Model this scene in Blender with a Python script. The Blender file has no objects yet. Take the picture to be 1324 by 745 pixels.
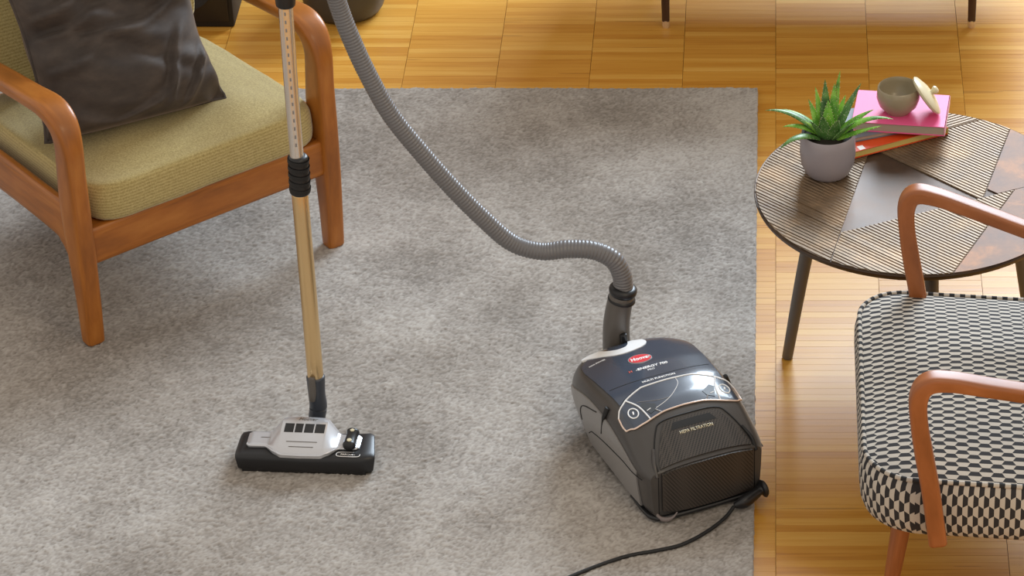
import bpy, bmesh, math, random
import numpy as np
from mathutils import Vector, Matrix, noise

random.seed(7); np.random.seed(7)
PI = math.pi
S = bpy.context.scene
C = S.collection

# ------------------------------------------------------------------ camera
cam_d = bpy.data.cameras.new('camera'); cam = bpy.data.objects.new('camera', cam_d); C.objects.link(cam)
cam.location = (0, 0, 4.3)
cam.rotation_euler = (math.radians(90 - 32.8), 0, 0)
cam_d.sensor_width = 36; cam_d.lens = 4300 / 1324 * 36
cam_d.shift_x = (662 - 1003) / 1324
cam_d.clip_end = 100
S.camera = cam

# ------------------------------------------------------------------ world
W = bpy.data.worlds.new('world'); S.world = W; W.use_nodes = True
bg = W.node_tree.nodes['Background']
bg.inputs[0].default_value = (1.0, 0.925, 0.84, 1); bg.inputs[1].default_value = 0.70

def area(name, loc, target, sx, sy, power, col):
    d = bpy.data.lights.new(name, 'AREA'); d.shape = 'RECTANGLE'; d.size = sx; d.size_y = sy
    d.energy = power; d.color = col
    o = bpy.data.objects.new(name, d); C.objects.link(o); o.location = loc
    o.rotation_euler = (Vector(target) - Vector(loc)).to_track_quat('-Z', 'Y').to_euler()
    return o
# daylight through the tall windows of the far wall, on the right
area('window_daylight', (1.6, 10.9, 3.25), (0.9, 7.2, 1.2), 2.9, 2.1, 490, (0.74, 0.87, 1.0))
# warm fill added from the right, stands for no known lamp
area('warm_fill_light', (2.4, 2.6, 4.4), (0.0, 6.0, 0.0), 1.8, 1.8, 45, (1.0, 0.78, 0.50))

S.view_settings.view_transform = 'Standard'
S.view_settings.look = 'None'
S.view_settings.gamma = 1
S.view_settings.exposure = 0.07
S.view_settings.use_curve_mapping = False

# ------------------------------------------------------------------ materials
def lin(r, g, b):
    f = lambda v: ((v / 255 + .055) / 1.055) ** 2.4 if v > 10 else v / 255 / 12.92
    return (f(r), f(g), f(b), 1)

class MT:
    def __init__(s, name, col=(128, 128, 128), rough=.5, metal=0, **kw):
        s.m = bpy.data.materials.new(name); s.m.use_nodes = True
        s.nt = s.m.node_tree; s.b = s.nt.nodes['Principled BSDF']
        s.b.inputs['Base Color'].default_value = lin(*col)
        s.b.inputs['Roughness'].default_value = rough
        s.b.inputs['Metallic'].default_value = metal
        for k, v in kw.items():
            s.b.inputs[k.replace('_', ' ')].default_value = v
    def n(s, t, **kw):
        x = s.nt.nodes.new(t)
        for k, v in kw.items():
            if k in x.inputs.keys(): x.inputs[k].default_value = v
            else: setattr(x, k, v)
        return x
    def l(s, a, b): s.nt.links.new(a, b)
    def coord(s, kind='Object', scale=(1, 1, 1), rot=(0, 0, 0)):
        t = s.n('ShaderNodeTexCoord'); m = s.n('ShaderNodeMapping')
        m.inputs['Scale'].default_value = scale; m.inputs['Rotation'].default_value = rot
        s.l(t.outputs[kind], m.inputs[0]); return m.outputs[0]
    def noise(s, vec, scale, detail=3, rough=.5):
        x = s.n('ShaderNodeTexNoise'); x.inputs['Scale'].default_value = scale
        x.inputs['Detail'].default_value = detail; x.inputs['Roughness'].default_value = rough
        if vec is not None: s.l(vec, x.inputs['Vector'])
        return x.outputs[0]
    def ramp(s, fac, stops):
        r = s.n('ShaderNodeValToRGB'); e = r.color_ramp.elements
        e[0].position = stops[0][0]; e[0].color = lin(*stops[0][1])
        e[1].position = stops[-1][0]; e[1].color = lin(*stops[-1][1])
        for p, c in stops[1:-1]:
            q = e.new(p); q.color = lin(*c)
        s.l(fac, r.inputs[0]); return r.outputs[0]
    def mix(s, fac, a, b, mode='MIX'):
        x = s.n('ShaderNodeMix', data_type='RGBA', blend_type=mode)
        for i, v in ((0, fac), (6, a), (7, b)):
            if isinstance(v, (int, float)): x.inputs[i].default_value = v
            elif isinstance(v, tuple): x.inputs[i].default_value = v
            else: s.l(v, x.inputs[i])
        return x.outputs[2]
    def math(s, op, a, b=None, c=None):
        x = s.n('ShaderNodeMath', operation=op)
        for i, v in ((0, a), (1, b), (2, c)):
            if v is None: continue
            if isinstance(v, (int, float)): x.inputs[i].default_value = v
            else: s.l(v, x.inputs[i])
        return x.outputs[0]
    def col(s, c): s.l(c, s.b.inputs['Base Color']); return s
    def bump(s, h, strength=.3, dist=.002):
        x = s.n('ShaderNodeBump'); x.inputs['Strength'].default_value = strength
        x.inputs['Distance'].default_value = dist
        s.l(h, x.inputs['Height']); s.l(x.outputs[0], s.b.inputs['Normal']); return s

def wood(name, c0, c1, c2, rough=.38, sc=1):
    m = MT(name, rough=rough)
    v = m.coord('UV', (3 * sc, 40 * sc, 1))
    f = m.noise(v, 1.6, 4, .6)
    g = m.noise(m.coord('Object'), 7, 2)
    c = m.ramp(f, [(.3, c0), (.52, c1), (.75, c2)])
    c = m.mix(m.math('MULTIPLY', g, .45), c, lin(*c0))
    m.col(c); m.bump(f, .08, .001)
    return m.m

M = {}
M['teak'] = wood('teak_wood', (134, 78, 26), (172, 103, 36), (196, 128, 56), .34)
M['beech'] = wood('reddish_beech_wood', (132, 76, 38), (164, 98, 54), (186, 118, 74), .40)
M['dark_wood'] = wood('dark_walnut', (44, 28, 20), (66, 42, 28), (80, 54, 36), .4)
def simple(key, name, col, rough, metal=0, **kw):
    m = MT(name, col, rough, metal, **kw)
    f = m.noise(m.coord('Object'), 60, 3)
    m.bump(f, .04, .0005)
    M[key] = m.m
simple('black_plastic', 'black_plastic', (26, 26, 28), .38)
simple('soft_black', 'soft_black_rubber', (18, 18, 19), .6)
simple('gloss_black', 'glossy_blue_black_plastic', (60, 69, 84), .26, Coat_Weight=.5, Coat_Roughness=.1)
simple('hood_grey', 'satin_graphite_plastic', (72, 69, 67), .30)
simple('side_grey', 'satin_grey_plastic', (134, 131, 129), .34)
simple('connector', 'dark_grey_connector_plastic', (92, 87, 82), .34)
simple('silver', 'silver_painted_plastic', (205, 206, 210), .24, .55)
simple('white_trim', 'pearl_white_trim', (240, 240, 240), .25)
simple('rose_line', 'rose_gold_line', (236, 212, 196), .25, .3)
simple('white_print', 'white_print', (250, 250, 250), .5)
simple('red_print', 'red_print', (214, 36, 44), .4)
simple('red_dot', 'orange_red_print', (206, 78, 50), .4)
simple('steel', 'brushed_steel', (236, 230, 222), .18, .85)
simple('gold', 'champagne_gold_tube', (230, 198, 146), .24, .8)
simple('slate', 'slate_grey_plastic', (58, 62, 70), .32)
simple('leg_grey', 'grey_taupe_paint', (104, 98, 92), .42, .2)
simple('pot_glaze', 'lilac_grey_glaze', (152, 146, 152), .22)
simple('bowl_clay', 'olive_grey_stoneware', (158, 146, 122), .26)
simple('cream', 'cream_stoneware', (214, 204, 172), .3)
simple('soil', 'dark_potting_soil', (34, 28, 22), .95)
simple('paper', 'grey_page_edges', (170, 156, 140), .8)
simple('paper_yellow', 'yellow_page_edges', (206, 184, 104), .8)
simple('pink', 'pink_book_cover', (236, 96, 152), .5)
simple('pink_pale', 'pale_pink_spine', (240, 180, 196), .5)
simple('bluegrey', 'blue_grey_book_cover', (112, 116, 128), .5)
simple('orange', 'orange_red_book_cover', (220, 78, 26), .5)
simple('dark_pot', 'dark_grey_ceramic', (66, 64, 60), .4)
simple('wall', 'wall_plaster', (150, 128, 104), .8)
simple('frame_white', 'window_frame_paint', (220, 218, 212), .4)
simple('floor_base', 'dark_joint_filler', (92, 54, 18), .8)
simple('buckle', 'worn_grey_bumper', (120, 110, 108), .5)

# grooved hose
m = MT('ribbed_grey_hose', (112, 111, 113), .36, .1); M['hose'] = m.m
# parquet
m = MT('oiled_oak_parquet', rough=.3)
tc = m.n('ShaderNodeNewGeometry'); sep = m.n('ShaderNodeSeparateXYZ'); m.l(tc.outputs['Position'], sep.inputs[0])
COLW, STRW = .2465, .0246
ix = m.math('FLOOR', m.math('DIVIDE', sep.outputs[0], COLW))
off = m.math('MULTIPLY', m.math('FRACT', m.math('MULTIPLY', ix, .37)), STRW)
iy = m.math('FLOOR', m.math('DIVIDE', m.math('ADD', sep.outputs[1], off), STRW))
cmb = m.n('ShaderNodeCombineXYZ'); m.l(ix, cmb.inputs[0]); m.l(iy, cmb.inputs[1])
wn = m.n('ShaderNodeTexWhiteNoise', noise_dimensions='3D'); m.l(cmb.outputs[0], wn.inputs['Vector'])
mp = m.n('ShaderNodeMapping'); mp.inputs['Scale'].default_value = (5, 130, 5)
m.l(tc.outputs['Position'], mp.inputs[0])
ad = m.n('ShaderNodeVectorMath', operation='ADD'); m.l(mp.outputs[0], ad.inputs[0])
sc = m.n('ShaderNodeVectorMath', operation='SCALE'); sc.inputs['Scale'].default_value = 40; m.l(wn.outputs['Color'], sc.inputs[0])
m.l(sc.outputs[0], ad.inputs[1])
gr = m.noise(ad.outputs[0], 1.0, 4, .6)
tone = m.math('ADD', m.math('MULTIPLY', wn.outputs['Value'], .38), m.math('MULTIPLY_ADD', gr, .62, .02))
c = m.ramp(tone, [(.10, (168, 104, 26)), (.36, (196, 136, 48)), (.60, (208, 152, 62)), (.90, (222, 174, 88))])
kn = m.noise(ad.outputs[0], .35, 2)
c = m.mix(m.math('MULTIPLY', m.math('GREATER_THAN', kn, .72), .35), c, lin(120, 62, 18))
m.col(c); m.bump(gr, .06, .001)
m.l(m.math('MULTIPLY_ADD', gr, .14, .33), m.b.inputs['Roughness']); m.b.inputs['Specular IOR Level'].default_value = .42
M['parquet'] = m.m

# rug
m = MT('grey_wool_pile', rough=1.0)
m.b.inputs['Sheen Weight'].default_value = .25; m.b.inputs['Sheen Roughness'].default_value = .6
at = m.n('ShaderNodeAttribute', attribute_name='pile')
big = m.noise(m.coord('Object', (1, 1, 1)), 2.3, 3, .55)
c = m.ramp(at.outputs['Fac'], [(.1, (116, 110, 104)), (.5, (157, 151, 145)), (.9, (188, 183, 177))])
c2 = m.mix(m.math('MULTIPLY', m.math('SUBTRACT', 1.1, big), .44), c, lin(124, 110, 92))
m.col(c2); M['rug'] = m.m

# fabric of left armchair
m = MT('olive_beige_wool', rough=.95)
m.b.inputs['Sheen Weight'].default_value = .3
v = m.coord('Object', (1, 1, 1))
w1 = m.n('ShaderNodeTexWave', wave_type='BANDS', bands_direction='Z'); w1.inputs['Scale'].default_value = 42; w1.inputs['Distortion'].default_value = 1.2; w1.inputs['Detail'].default_value = 2
m.l(v, w1.inputs[0])
w2 = m.n('ShaderNodeTexWave', wave_type='BANDS', bands_direction='Y'); w2.inputs['Scale'].default_value = 34; w2.inputs['Distortion'].default_value = 9; w2.inputs['Detail Scale'].default_value = 6; w2.inputs['Detail'].default_value = 2
m.l(v, w2.inputs[0])
gn = m.n('ShaderNodeNewGeometry'); sn = m.n('ShaderNodeSeparateXYZ'); m.l(gn.outputs['Normal'], sn.inputs[0])
up = m.math('POWER', m.math('SUBTRACT', 1.0, m.math('ABSOLUTE', sn.outputs[2])), .6)
f = m.math('MULTIPLY', w1.outputs['Fac'], up)
nn = m.noise(v, 260, 2)
c = m.ramp(m.math('ADD', m.math('MULTIPLY', f, .25), m.math('MULTIPLY', nn, .72)), [(.2, (142, 124, 72)), (.5, (176, 158, 102)), (.8, (198, 180, 126))])
m.col(c); m.bump(f, .15, .001); M['olive'] = m.m
# velvet
m = MT('taupe_velvet', (58, 50, 46), .75)
m.b.inputs['Sheen Weight'].default_value = .9; m.b.inputs['Sheen Roughness'].default_value = .35
m.b.inputs['Sheen Tint'].default_value = lin(150, 132, 118)
f = m.noise(m.coord('Object', (1, 1, 2)), 14, 4, .6)
m.col(m.ramp(f, [(.3, (50, 42, 38)), (.52, (62, 53, 47)), (.75, (78, 67, 59))])); M['velvet'] = m.m

# hexagon weave: each flat hexagon is dark in one half, light in the other
def hexfab(name, rot=False, A=.046, B=.0215):
    m = MT(name, rough=.85)
    t = m.n('ShaderNodeTexCoord'); sp = m.n('ShaderNodeSeparateXYZ'); m.l(t.outputs['UV'], sp.inputs[0])
    u, v = (sp.outputs[1], sp.outputs[0]) if rot else (sp.outputs[0], sp.outputs[1])
    cu = m.math('DIVIDE', u, A / 2)                 # column units
    i = m.math('FLOOR', cu); fr = m.math('SUBTRACT', cu, i)
    par = m.math('MULTIPLY', m.math('FRACT', m.math('MULTIPLY', i, .5)), 1.0)   # 0 or .5
    r = m.math('FRACT', m.math('ADD', m.math('DIVIDE', v, B), par))
    d = m.math('ABSOLUTE', m.math('SUBTRACT', m.math('MULTIPLY', fr, 2.0), 1.0))
    sl = .30
    def trap(dd, t):
        lim = m.math('SUBTRACT', 1 + sl, m.math('MULTIPLY', t, 4 * sl))
        return m.math('MULTIPLY', m.math('LESS_THAN', dd, lim), m.math('LESS_THAN', t, .5))
    r2 = m.math('FRACT', m.math('ADD', r, .5))
    dark = m.math('MAXIMUM', trap(d, r), trap(m.math('SUBTRACT', 2.0, d), r2))
    fz = m.noise(t.outputs['UV'], 900, 2)
    c = m.mix(dark, m.mix(fz, lin(176, 168, 156), lin(206, 200, 190)), m.mix(fz, lin(30, 30, 34), lin(52, 50, 52)))
    m.col(c); m.bump(fz, .2, .0005)
    return m.m
M['hex_top'] = hexfab('hexagon_weave_seat_top')
M['hex_side'] = hexfab('hexagon_weave_seat_side', True, .049, .0205)
m = MT('piping_weave', rough=.85)
t = m.n('ShaderNodeTexCoord'); sp = m.n('ShaderNodeSeparateXYZ'); m.l(t.outputs['UV'], sp.inputs[0])
dk = m.math('LESS_THAN', m.math('FRACT', m.math('DIVIDE', sp.outputs[0], .023)), .5)
m.col(m.mix(dk, lin(188, 180, 168), lin(36, 36, 38))); M['hex_piping'] = m.m

# table top metal
def metal_top(name, c0, c1, c2, rough, met=.55):
    m = MT(name, rough=rough, metal=met)
    f = m.noise(m.coord('Object'), 9, 5, .65)
    m.col(m.ramp(f, [(.3, c0), (.52, c1), (.74, c2)]))
    g = m.noise(m.coord('Object'), 50, 3); m.bump(g, .08, .001)
    m.l(m.math('MULTIPLY_ADD', f, .25, rough - .12), m.b.inputs['Roughness'])
    return m.m
M['tt_smooth'] = metal_top('smooth_burnished_metal', (84, 68, 60), (120, 94, 78), (182, 132, 96), .58, .45)
M['tt_rib'] = metal_top('ribbed_burnished_metal', (92, 76, 62), (122, 102, 80), (164, 136, 106), .46, .5)
M['tt_base'] = metal_top('dark_bronze', (60, 48, 40), (76, 60, 48), (92, 70, 54), .45)

# grille with small dots
m = MT('dotted_grille', (58, 52, 46), .42)
vv = m.n('ShaderNodeTexVoronoi', feature='F1'); vv.inputs['Scale'].default_value = 230; vv.inputs['Randomness'].default_value = 0
m.l(m.coord('Object', (1, 1, 1), (0, .6, .78)), vv.inputs['Vector'])
hole = m.math('LESS_THAN', vv.outputs['Distance'], .42)
m.col(m.mix(hole, lin(68, 62, 57), lin(20, 19, 18))); M['grille'] = m.m
# leaf
m = MT('aloe_leaf', rough=.4)
f = m.noise(m.coord('Object'), 30, 3); g = m.noise(m.coord('Object'), 330, 1)
c = m.ramp(f, [(.3, (64, 124, 38)), (.5, (112, 174, 56)), (.7, (150, 200, 84))])
c = m.mix(m.math('GREATER_THAN', g, .68), c, lin(180, 204, 150))
m.col(c); m.b.inputs['Subsurface Weight'].default_value = .05; M['leaf'] = m.m
m = MT('aloe_leaf_dark', rough=.4)
f = m.noise(m.coord('Object'), 30, 3); g = m.noise(m.coord('Object'), 330, 1)
c = m.ramp(f, [(.3, (44, 78, 42)), (.5, (72, 118, 54)), (.7, (108, 152, 82))])
c = m.mix(m.math('GREATER_THAN', g, .66), c, lin(170, 184, 150)); m.col(c); M['leaf_dark'] = m.m

# ------------------------------------------------------------------ helpers
def link(name, me, mat, parent=None, smooth=True):
    o = bpy.data.objects.new(name, me); C.objects.link(o)
    if isinstance(mat, str): mat = M[mat]
    if mat is not None and not me.materials: me.materials.append(mat)
    if parent is not None: o.parent = parent
    if smooth:
        me.polygons.foreach_set('use_smooth', [True] * len(me.polygons))
    return o
def from_data(name, v, f, mat, parent=None, smooth=True, uv=None):
    me = bpy.data.meshes.new(name); me.from_pydata([tuple(p) for p in v], [], f)
    if uv is not None:
        l = me.uv_layers.new(name='UVMap'); i = 0
        for fi, face in enumerate(uv):
            for w in face: l.data[i].uv = w; i += 1
    me.update()
    return link(name, me, mat, parent, smooth)
def from_bm(name, bm, mat, parent=None, smooth=True, sharp=40):
    bmesh.ops.recalc_face_normals(bm, faces=bm.faces)
    me = bpy.data.meshes.new(name); bm.to_mesh(me); bm.free()
    o = link(name, me, mat, parent, smooth)
    if smooth: me.set_sharp_from_angle(angle=math.radians(sharp))
    return o
def tag(o, label=None, cat=None, group=None, kind=None):
    if label: o['label'] = label
    if cat: o['category'] = cat
    if group: o['group'] = group
    if kind: o['kind'] = kind
    return o
def empty(name, loc, rz=0):
    o = bpy.data.objects.new(name, None); C.objects.link(o); o.location = loc; o.rotation_euler = (0, 0, rz)
    o.empty_display_size = .1
    return o
def bm_box(bm, lo, hi, bev=0, seg=2, mtx=None):
    r = bmesh.ops.create_cube(bm, size=1)
    vs = r['verts']
    for v in vs:
        v.co = Vector([lo[i] + (v.co[i] + .5) * (hi[i] - lo[i]) for i in range(3)])
    if bev:
        es = list({e for v in vs for e in v.link_edges})
        rr = bmesh.ops.bevel(bm, geom=es, offset=bev, segments=seg, affect='EDGES', profile=.5)
        vs = list({v for f in rr['faces'] for v in f.verts} | {v for v in vs if v.is_valid})
    if mtx is not None: bmesh.ops.transform(bm, matrix=mtx, verts=vs)
    return vs
def box(name, lo, hi, mat, parent=None, bev=0, seg=2, mtx=None):
    bm = bmesh.new(); bm_box(bm, lo, hi, bev, seg, mtx); return from_bm(name, bm, mat, parent)

def catmull(P, k=6):
    P = [np.array(p, float) for p in P]
    if len(P) < 3: 
        return [P[0] + (P[-1] - P[0]) * t / k for t in range(k + 1)]
    Q = [2 * P[0] - P[1]] + P + [2 * P[-1] - P[-2]]; out = []
    for i in range(1, len(Q) - 2):
        a, b, c, d = Q[i - 1:i + 3]
        for j in range(k):
            t = j / k
            out.append(.5 * (2 * b + (c - a) * t + (2 * a - 5 * b + 4 * c - d) * t * t + (3 * b - a - 3 * c + d) * t ** 3))
    out.append(P[-1]); return out

def sweep(name, pts, mat, parent=None, axis=(1, 0, 0), k=6, ns=16, ex=2.0, endround=.5, closed=False, bm_only=False):
    """pts rows: x,y,z,a,b ; a = half width along axis, b = half height along (axis x tangent)"""
    R = catmull(pts, k) if k else [np.array(p, float) for p in pts]
    R = [r if len(r) == 5 else r for r in R]
    n = len(R); ax = Vector(axis).normalized()
    P = [Vector(r[:3]) for r in R]
    V = []; F = []; UVs = []; L = 0; us = []
    rows = []
    for i in range(n):
        if closed: t = P[(i + 1) % n] - P[i - 1]
        else: t = P[min(i + 1, n - 1)] - P[max(i - 1, 0)]
        t.normalize()
        if i: L += (P[i] - P[i - 1]).length
        w = ax - t * ax.dot(t)
        if w.length < 1e-4: w = t.orthogonal()
        w.normalize()
        if i == 0: prev = w
        nrm = w.cross(t)
        rows.append((P[i], w, nrm, R[i][3], R[i][4], L, t))
    if endround and not closed:
        def cap(r, sgn):
            o = []
            e = min(r[3], r[4]) * endround
            for q in (.35, .75, 1.0):
                sh = 1 - (1 - math.sqrt(max(0, 1 - q * q))) * .5 if q < 1 else .45
                ss = math.sqrt(max(0, 1 - q * q))
                o.append((r[0] + r[6] * sgn * 0, r[1], r[2], r[3] - e * (1 - ss), r[4] - e * (1 - ss), r[5], r[6], q * e * sgn))
            return o
        # end rings: pull the path end slightly inward, then shrink towards it
        st = [(x[0] + x[6] * (min(rows[0][3], rows[0][4]) * endround + x[7]), *x[1:7]) for x in cap(rows[0], -1)]
        en = [(x[0] - x[6] * (min(rows[-1][3], rows[-1][4]) * endround - x[7]), *x[1:7]) for x in cap(rows[-1], 1)]
        e0 = min(rows[0][3], rows[0][4]) * endround; e1 = min(rows[-1][3], rows[-1][4]) * endround
        mid = [r for r in rows if (r[0] - rows[0][0]).length > e0 * 1.01 and (r[0] - rows[-1][0]).length > e1 * 1.01]
        r0 = rows[0]; r1 = rows[-1]
        rows = st[::-1] + [(r0[0] + r0[6] * e0, *r0[1:])] + mid + [(r1[0] - r1[6] * e1, *r1[1:])] + en
    n = len(rows)
    for (p, w, nr, a, b, L, t) in rows:
        for j in range(ns):
            th = 2 * PI * (j + .5) / ns; c, s = math.cos(th), math.sin(th)
            V.append(p + w * (a * math.copysign(abs(c) ** (2 / ex), c)) + nr * (b * math.copysign(abs(s) ** (2 / ex), s)))
    per = 2 * (rows[0][3] + rows[0][4]) * 1.6
    rng = n if closed else n - 1
    for i in range(rng):
        i2 = (i + 1) % n
        for j in range(ns):
            j2 = (j + 1) % ns
            F.append((i * ns + j, i * ns + j2, i2 * ns + j2, i2 * ns + j))
            u0, u1 = rows[i][5], rows[i2][5] if i2 else rows[i][5] + .003
            UVs.append(((u0, j / ns * per), (u0, (j + 1) / ns * per), (u1, (j + 1) / ns * per), (u1, j / ns * per)))
    if not closed:
        F.append(tuple(range(ns))[::-1]); UVs.append([(0, 0)] * ns)
        F.append(tuple((n - 1) * ns + j for j in range(ns))); UVs.append([(0, 0)] * ns)
    o = from_data(name, V, F, mat, parent, True, UVs)
    if ex > 2.4 or not closed: o.data.set_sharp_from_angle(angle=math.radians(50))
    return o
def tube(name, pts, r, mat, parent=None, k=6, ns=10, closed=False, axis=(0.13, .2, 1)):
    rr = r if isinstance(r, (list, tuple)) else [r] * len(pts)
    return sweep(name, [(*p, q, q) for p, q in zip(pts, rr)], mat, parent, axis, k, ns, 2, .3, closed)
def lathe(name, prof, mat, parent=None, ns=40, mtx=None):
    V = []; F = []; n = len(prof)
    for (r, z) in prof:
        for j in range(ns):
            a = 2 * PI * j / ns; V.append(Vector((r * math.cos(a), r * math.sin(a), z)))
    for i in range(n - 1):
        for j in range(ns):
            F.append((i * ns + j, i * ns + (j + 1) % ns, (i + 1) * ns + (j + 1) % ns, (i + 1) * ns + j))
    if prof[0][0] > 1e-6: F.append(tuple(range(ns))[::-1])
    if prof[-1][0] > 1e-6: F.append(tuple((n - 1) * ns + j for j in range(ns)))
    if mtx is not None: V = [mtx @ v for v in V]
    bm = bmesh.new(); vs = [bm.verts.new(v) for v in V]
    for f in F:
        try: bm.faces.new([vs[i] for i in f])
        except ValueError: pass
    bmesh.ops.remove_doubles(bm, verts=bm.verts, dist=1e-5)
    return from_bm(name, bm, mat, parent, True, 35)
def prism(name, poly, z0, z1, mat, parent=None, bev=0, mtx=None):
    bm = bmesh.new(); vs = [bm.verts.new((x, y, z0)) for x, y in poly]
    f = bm.faces.new(vs); r = bmesh.ops.extrude_face_region(bm, geom=[f])
    for v in r['geom']:
        if isinstance(v, bmesh.types.BMVert): v.co.z = z1
    if bev:
        zt = max(z0, z1)
        es = [e for e in bm.edges if all(abs(v.co.z - zt) < 1e-6 for v in e.verts)]
        bmesh.ops.bevel(bm, geom=es, offset=bev, segments=2, affect='EDGES')
    if mtx is not None: bmesh.ops.transform(bm, matrix=mtx, verts=bm.verts)
    return from_bm(name, bm, mat, parent, True, 35)
def text_obj(name, s, size, mat, parent, fn, shear=0, bold=0, extr=.0003):
    """flat lettering laid on a surface; fn maps (x,y,h) of the text plane to the thing's space"""
    cu = bpy.data.curves.new('t', 'FONT'); cu.body = s; cu.size = size; cu.align_x = 'CENTER'; cu.align_y = 'CENTER'
    cu.shear = shear; cu.offset = bold; cu.resolution_u = 3
    o = bpy.data.objects.new('t', cu); C.objects.link(o)
    bpy.context.view_layer.update()
    dg = bpy.context.evaluated_depsgraph_get()
    me = bpy.data.meshes.new_from_object(o.evaluated_get(dg)); bpy.data.objects.remove(o)
    me.materials.clear()
    bm = bmesh.new(); bm.from_mesh(me)
    r = bmesh.ops.extrude_face_region(bm, geom=bm.faces[:])
    top = {v for v in r['geom'] if isinstance(v, bmesh.types.BMVert)}
    for v in bm.verts: v.co = fn(v.co.x, v.co.y, extr if v in top else 0)
    return from_bm(name, bm, mat, parent, False)
def clip(poly, a, b):
    """keep the part of convex poly left of the line a->b"""
    out = []; n = len(poly); side = lambda p: (b[0] - a[0]) * (p[1] - a[1]) - (b[1] - a[1]) * (p[0] - a[0])
    for i in range(n):
        p, q = poly[i], poly[(i + 1) % n]; sp, sq = side(p), side(q)
        if sp >= 0: out.append(p)
        if (sp > 0) != (sq > 0) and abs(sp - sq) > 1e-12:
            t = sp / (sp - sq); out.append((p[0] + (q[0] - p[0]) * t, p[1] + (q[1] - p[1]) * t))
    return out
def inset_poly(poly, d):
    r = list(poly); n = len(poly)
    for i in range(n):
        a, b = poly[i], poly[(i + 1) % n]; dx, dy = b[0] - a[0], b[1] - a[1]; L = math.hypot(dx, dy)
        if L < 1e-7: continue
        nx, ny = -dy / L * d, dx / L * d
        r = clip(r, (a[0] + nx, a[1] + ny), (b[0] + nx, b[1] + ny))
        if len(r) < 3: return []
    return r
def area_poly(p): return .5 * sum(p[i][0] * p[(i + 1) % len(p)][1] - p[(i + 1) % len(p)][0] * p[i][1] for i in range(len(p)))

RZ = .0155    # height at which things stand on the rug's pile

# ------------------------------------------------------------------ setting: floor
floor = box('floor', (-4, 3.2, -.05), (4, 11, -.007), 'floor_base'); tag(floor, kind='structure')
RUG_X1, RUG_Y1 = -.038, 7.632
strips = []
for i in range(-16, 16):
    off = ((i * .37) % 1.0) * STRW
    y = 3.25 - ((3.25 + off) % STRW)
    while y < 10.97:
        x0 = i * COLW; x1 = x0 + COLW
        if not (-2.95 < x0 and x1 < RUG_X1 - .03 and 4.65 < y and y + STRW < RUG_Y1 - .03):
            strips.append((x0, y))
        y += STRW
def inview(x, y):
    z = y * math.cos(math.radians(32.8)) + 4.3 * math.sin(math.radians(32.8)); v = (4.3 * math.cos(math.radians(32.8)) - y * math.sin(math.radians(32.8)))
    px = 1003 + 4300 * x / z; py = 372.5 + 4300 * v / z
    hid = px > 1125 and py > 385
    return -10 < px < 1334 and -5 < py < 750 and not hid
strips.sort(key=lambda s: (not inview(s[0] + COLW / 2, s[1]), s[1]))
pm = bpy.data.meshes.new('parquet_strip')
bm = bmesh.new(); bm_box(bm, (.0004, .00012, -.009), (COLW - .0004, STRW - .00012, 0), .00025, 1); bm.to_mesh(pm); bm.free(); pm.materials.append(M['parquet'])
for (x, y) in strips[:300]:
    o = bpy.data.objects.new('parquet_strip', pm); C.objects.link(o); o.location = (x, y, random.uniform(-.0003, 0)); o.parent = floor
V = []; F = []
for (x, y) in strips[300:]:
    b = len(V); x0, x1, y0, y1 = x + .0006, x + COLW - .0006, y + .00025, y + STRW - .00025; z = random.uniform(-.0004, 0)
    V += [(x0, y0, -.009), (x1, y0, -.009), (x1, y1, -.009), (x0, y1, -.009), (x0, y0, z), (x1, y0, z), (x1, y1, z), (x0, y1, z)]
    F += [tuple(b + q for q in f) for f in ((4, 5, 6, 7), (0, 1, 5, 4), (1, 2, 6, 5), (2, 3, 7, 6), (3, 0, 4, 7))]
tag(from_data('parquet_strips', V, F, 'parquet', floor, False), kind='stuff')

# far wall with its window (outside the frame; it shapes the daylight)
bm = bmesh.new()
for lo, hi in (((-4, 11, -.05), (.1, 11.15, 4.8)), ((3.1, 11, -.05), (4, 11.15, 4.8)), ((.1, 11, -.05), (3.1, 11.15, 2.1)), ((.1, 11, 4.4), (3.1, 11.15, 4.8))): bm_box(bm, lo, hi)
tag(from_bm('wall_back', bm, 'wall', None, False), kind='structure')
bm = bmesh.new()
for x in (.1, 1.06, 2.04, 3.04): bm_box(bm, (x, 10.98, 2.1), (x + .06, 11.1, 4.4))
bm_box(bm, (.1, 10.98, 2.1), (3.1, 11.1, 2.16)); bm_box(bm, (.1, 10.98, 4.34), (3.1, 11.1, 4.4))
tag(from_bm('window_1', bm, 'frame_white', None, False), kind='structure')

# ------------------------------------------------------------------ rug
def vnoise(nx, ny, cell):
    gx, gy = int(nx / cell) + 3, int(ny / cell) + 3
    g = np.random.rand(gx, gy)
    X = np.arange(nx) / cell; Y = np.arange(ny) / cell
    xi, yi = X.astype(int), Y.astype(int); fx = X - xi; fy = Y - yi
    fx = (fx * fx * (3 - 2 * fx))[:, None]; fy = (fy * fy * (3 - 2 * fy))[None, :]
    a = g[np.ix_(xi, yi)]; b = g[np.ix_(xi + 1, yi)]; c = g[np.ix_(xi, yi + 1)]; d = g[np.ix_(xi + 1, yi + 1)]
    return (a * (1 - fx) + b * fx) * (1 - fy) + (c * (1 - fx) + d * fx) * fy
x0, x1, y0, y1 = -3.02, RUG_X1, 4.58, RUG_Y1; st = .0040
nx, ny = int((x1 - x0) / st), int((y1 - y0) / st)
h = .34 * vnoise(nx, ny, 1.3) + .12 * vnoise(nx, ny, 2.4) + .10 * vnoise(nx, ny, 5) + .36 * np.random.rand(nx, ny)
h = (h - h.mean()) / h.std()
patch = vnoise(nx, ny, 60) * .5 + vnoise(nx, ny, 26) * .3 + vnoise(nx, ny, 12) * .2
patch = (patch - patch.mean()) / patch.std()
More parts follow.
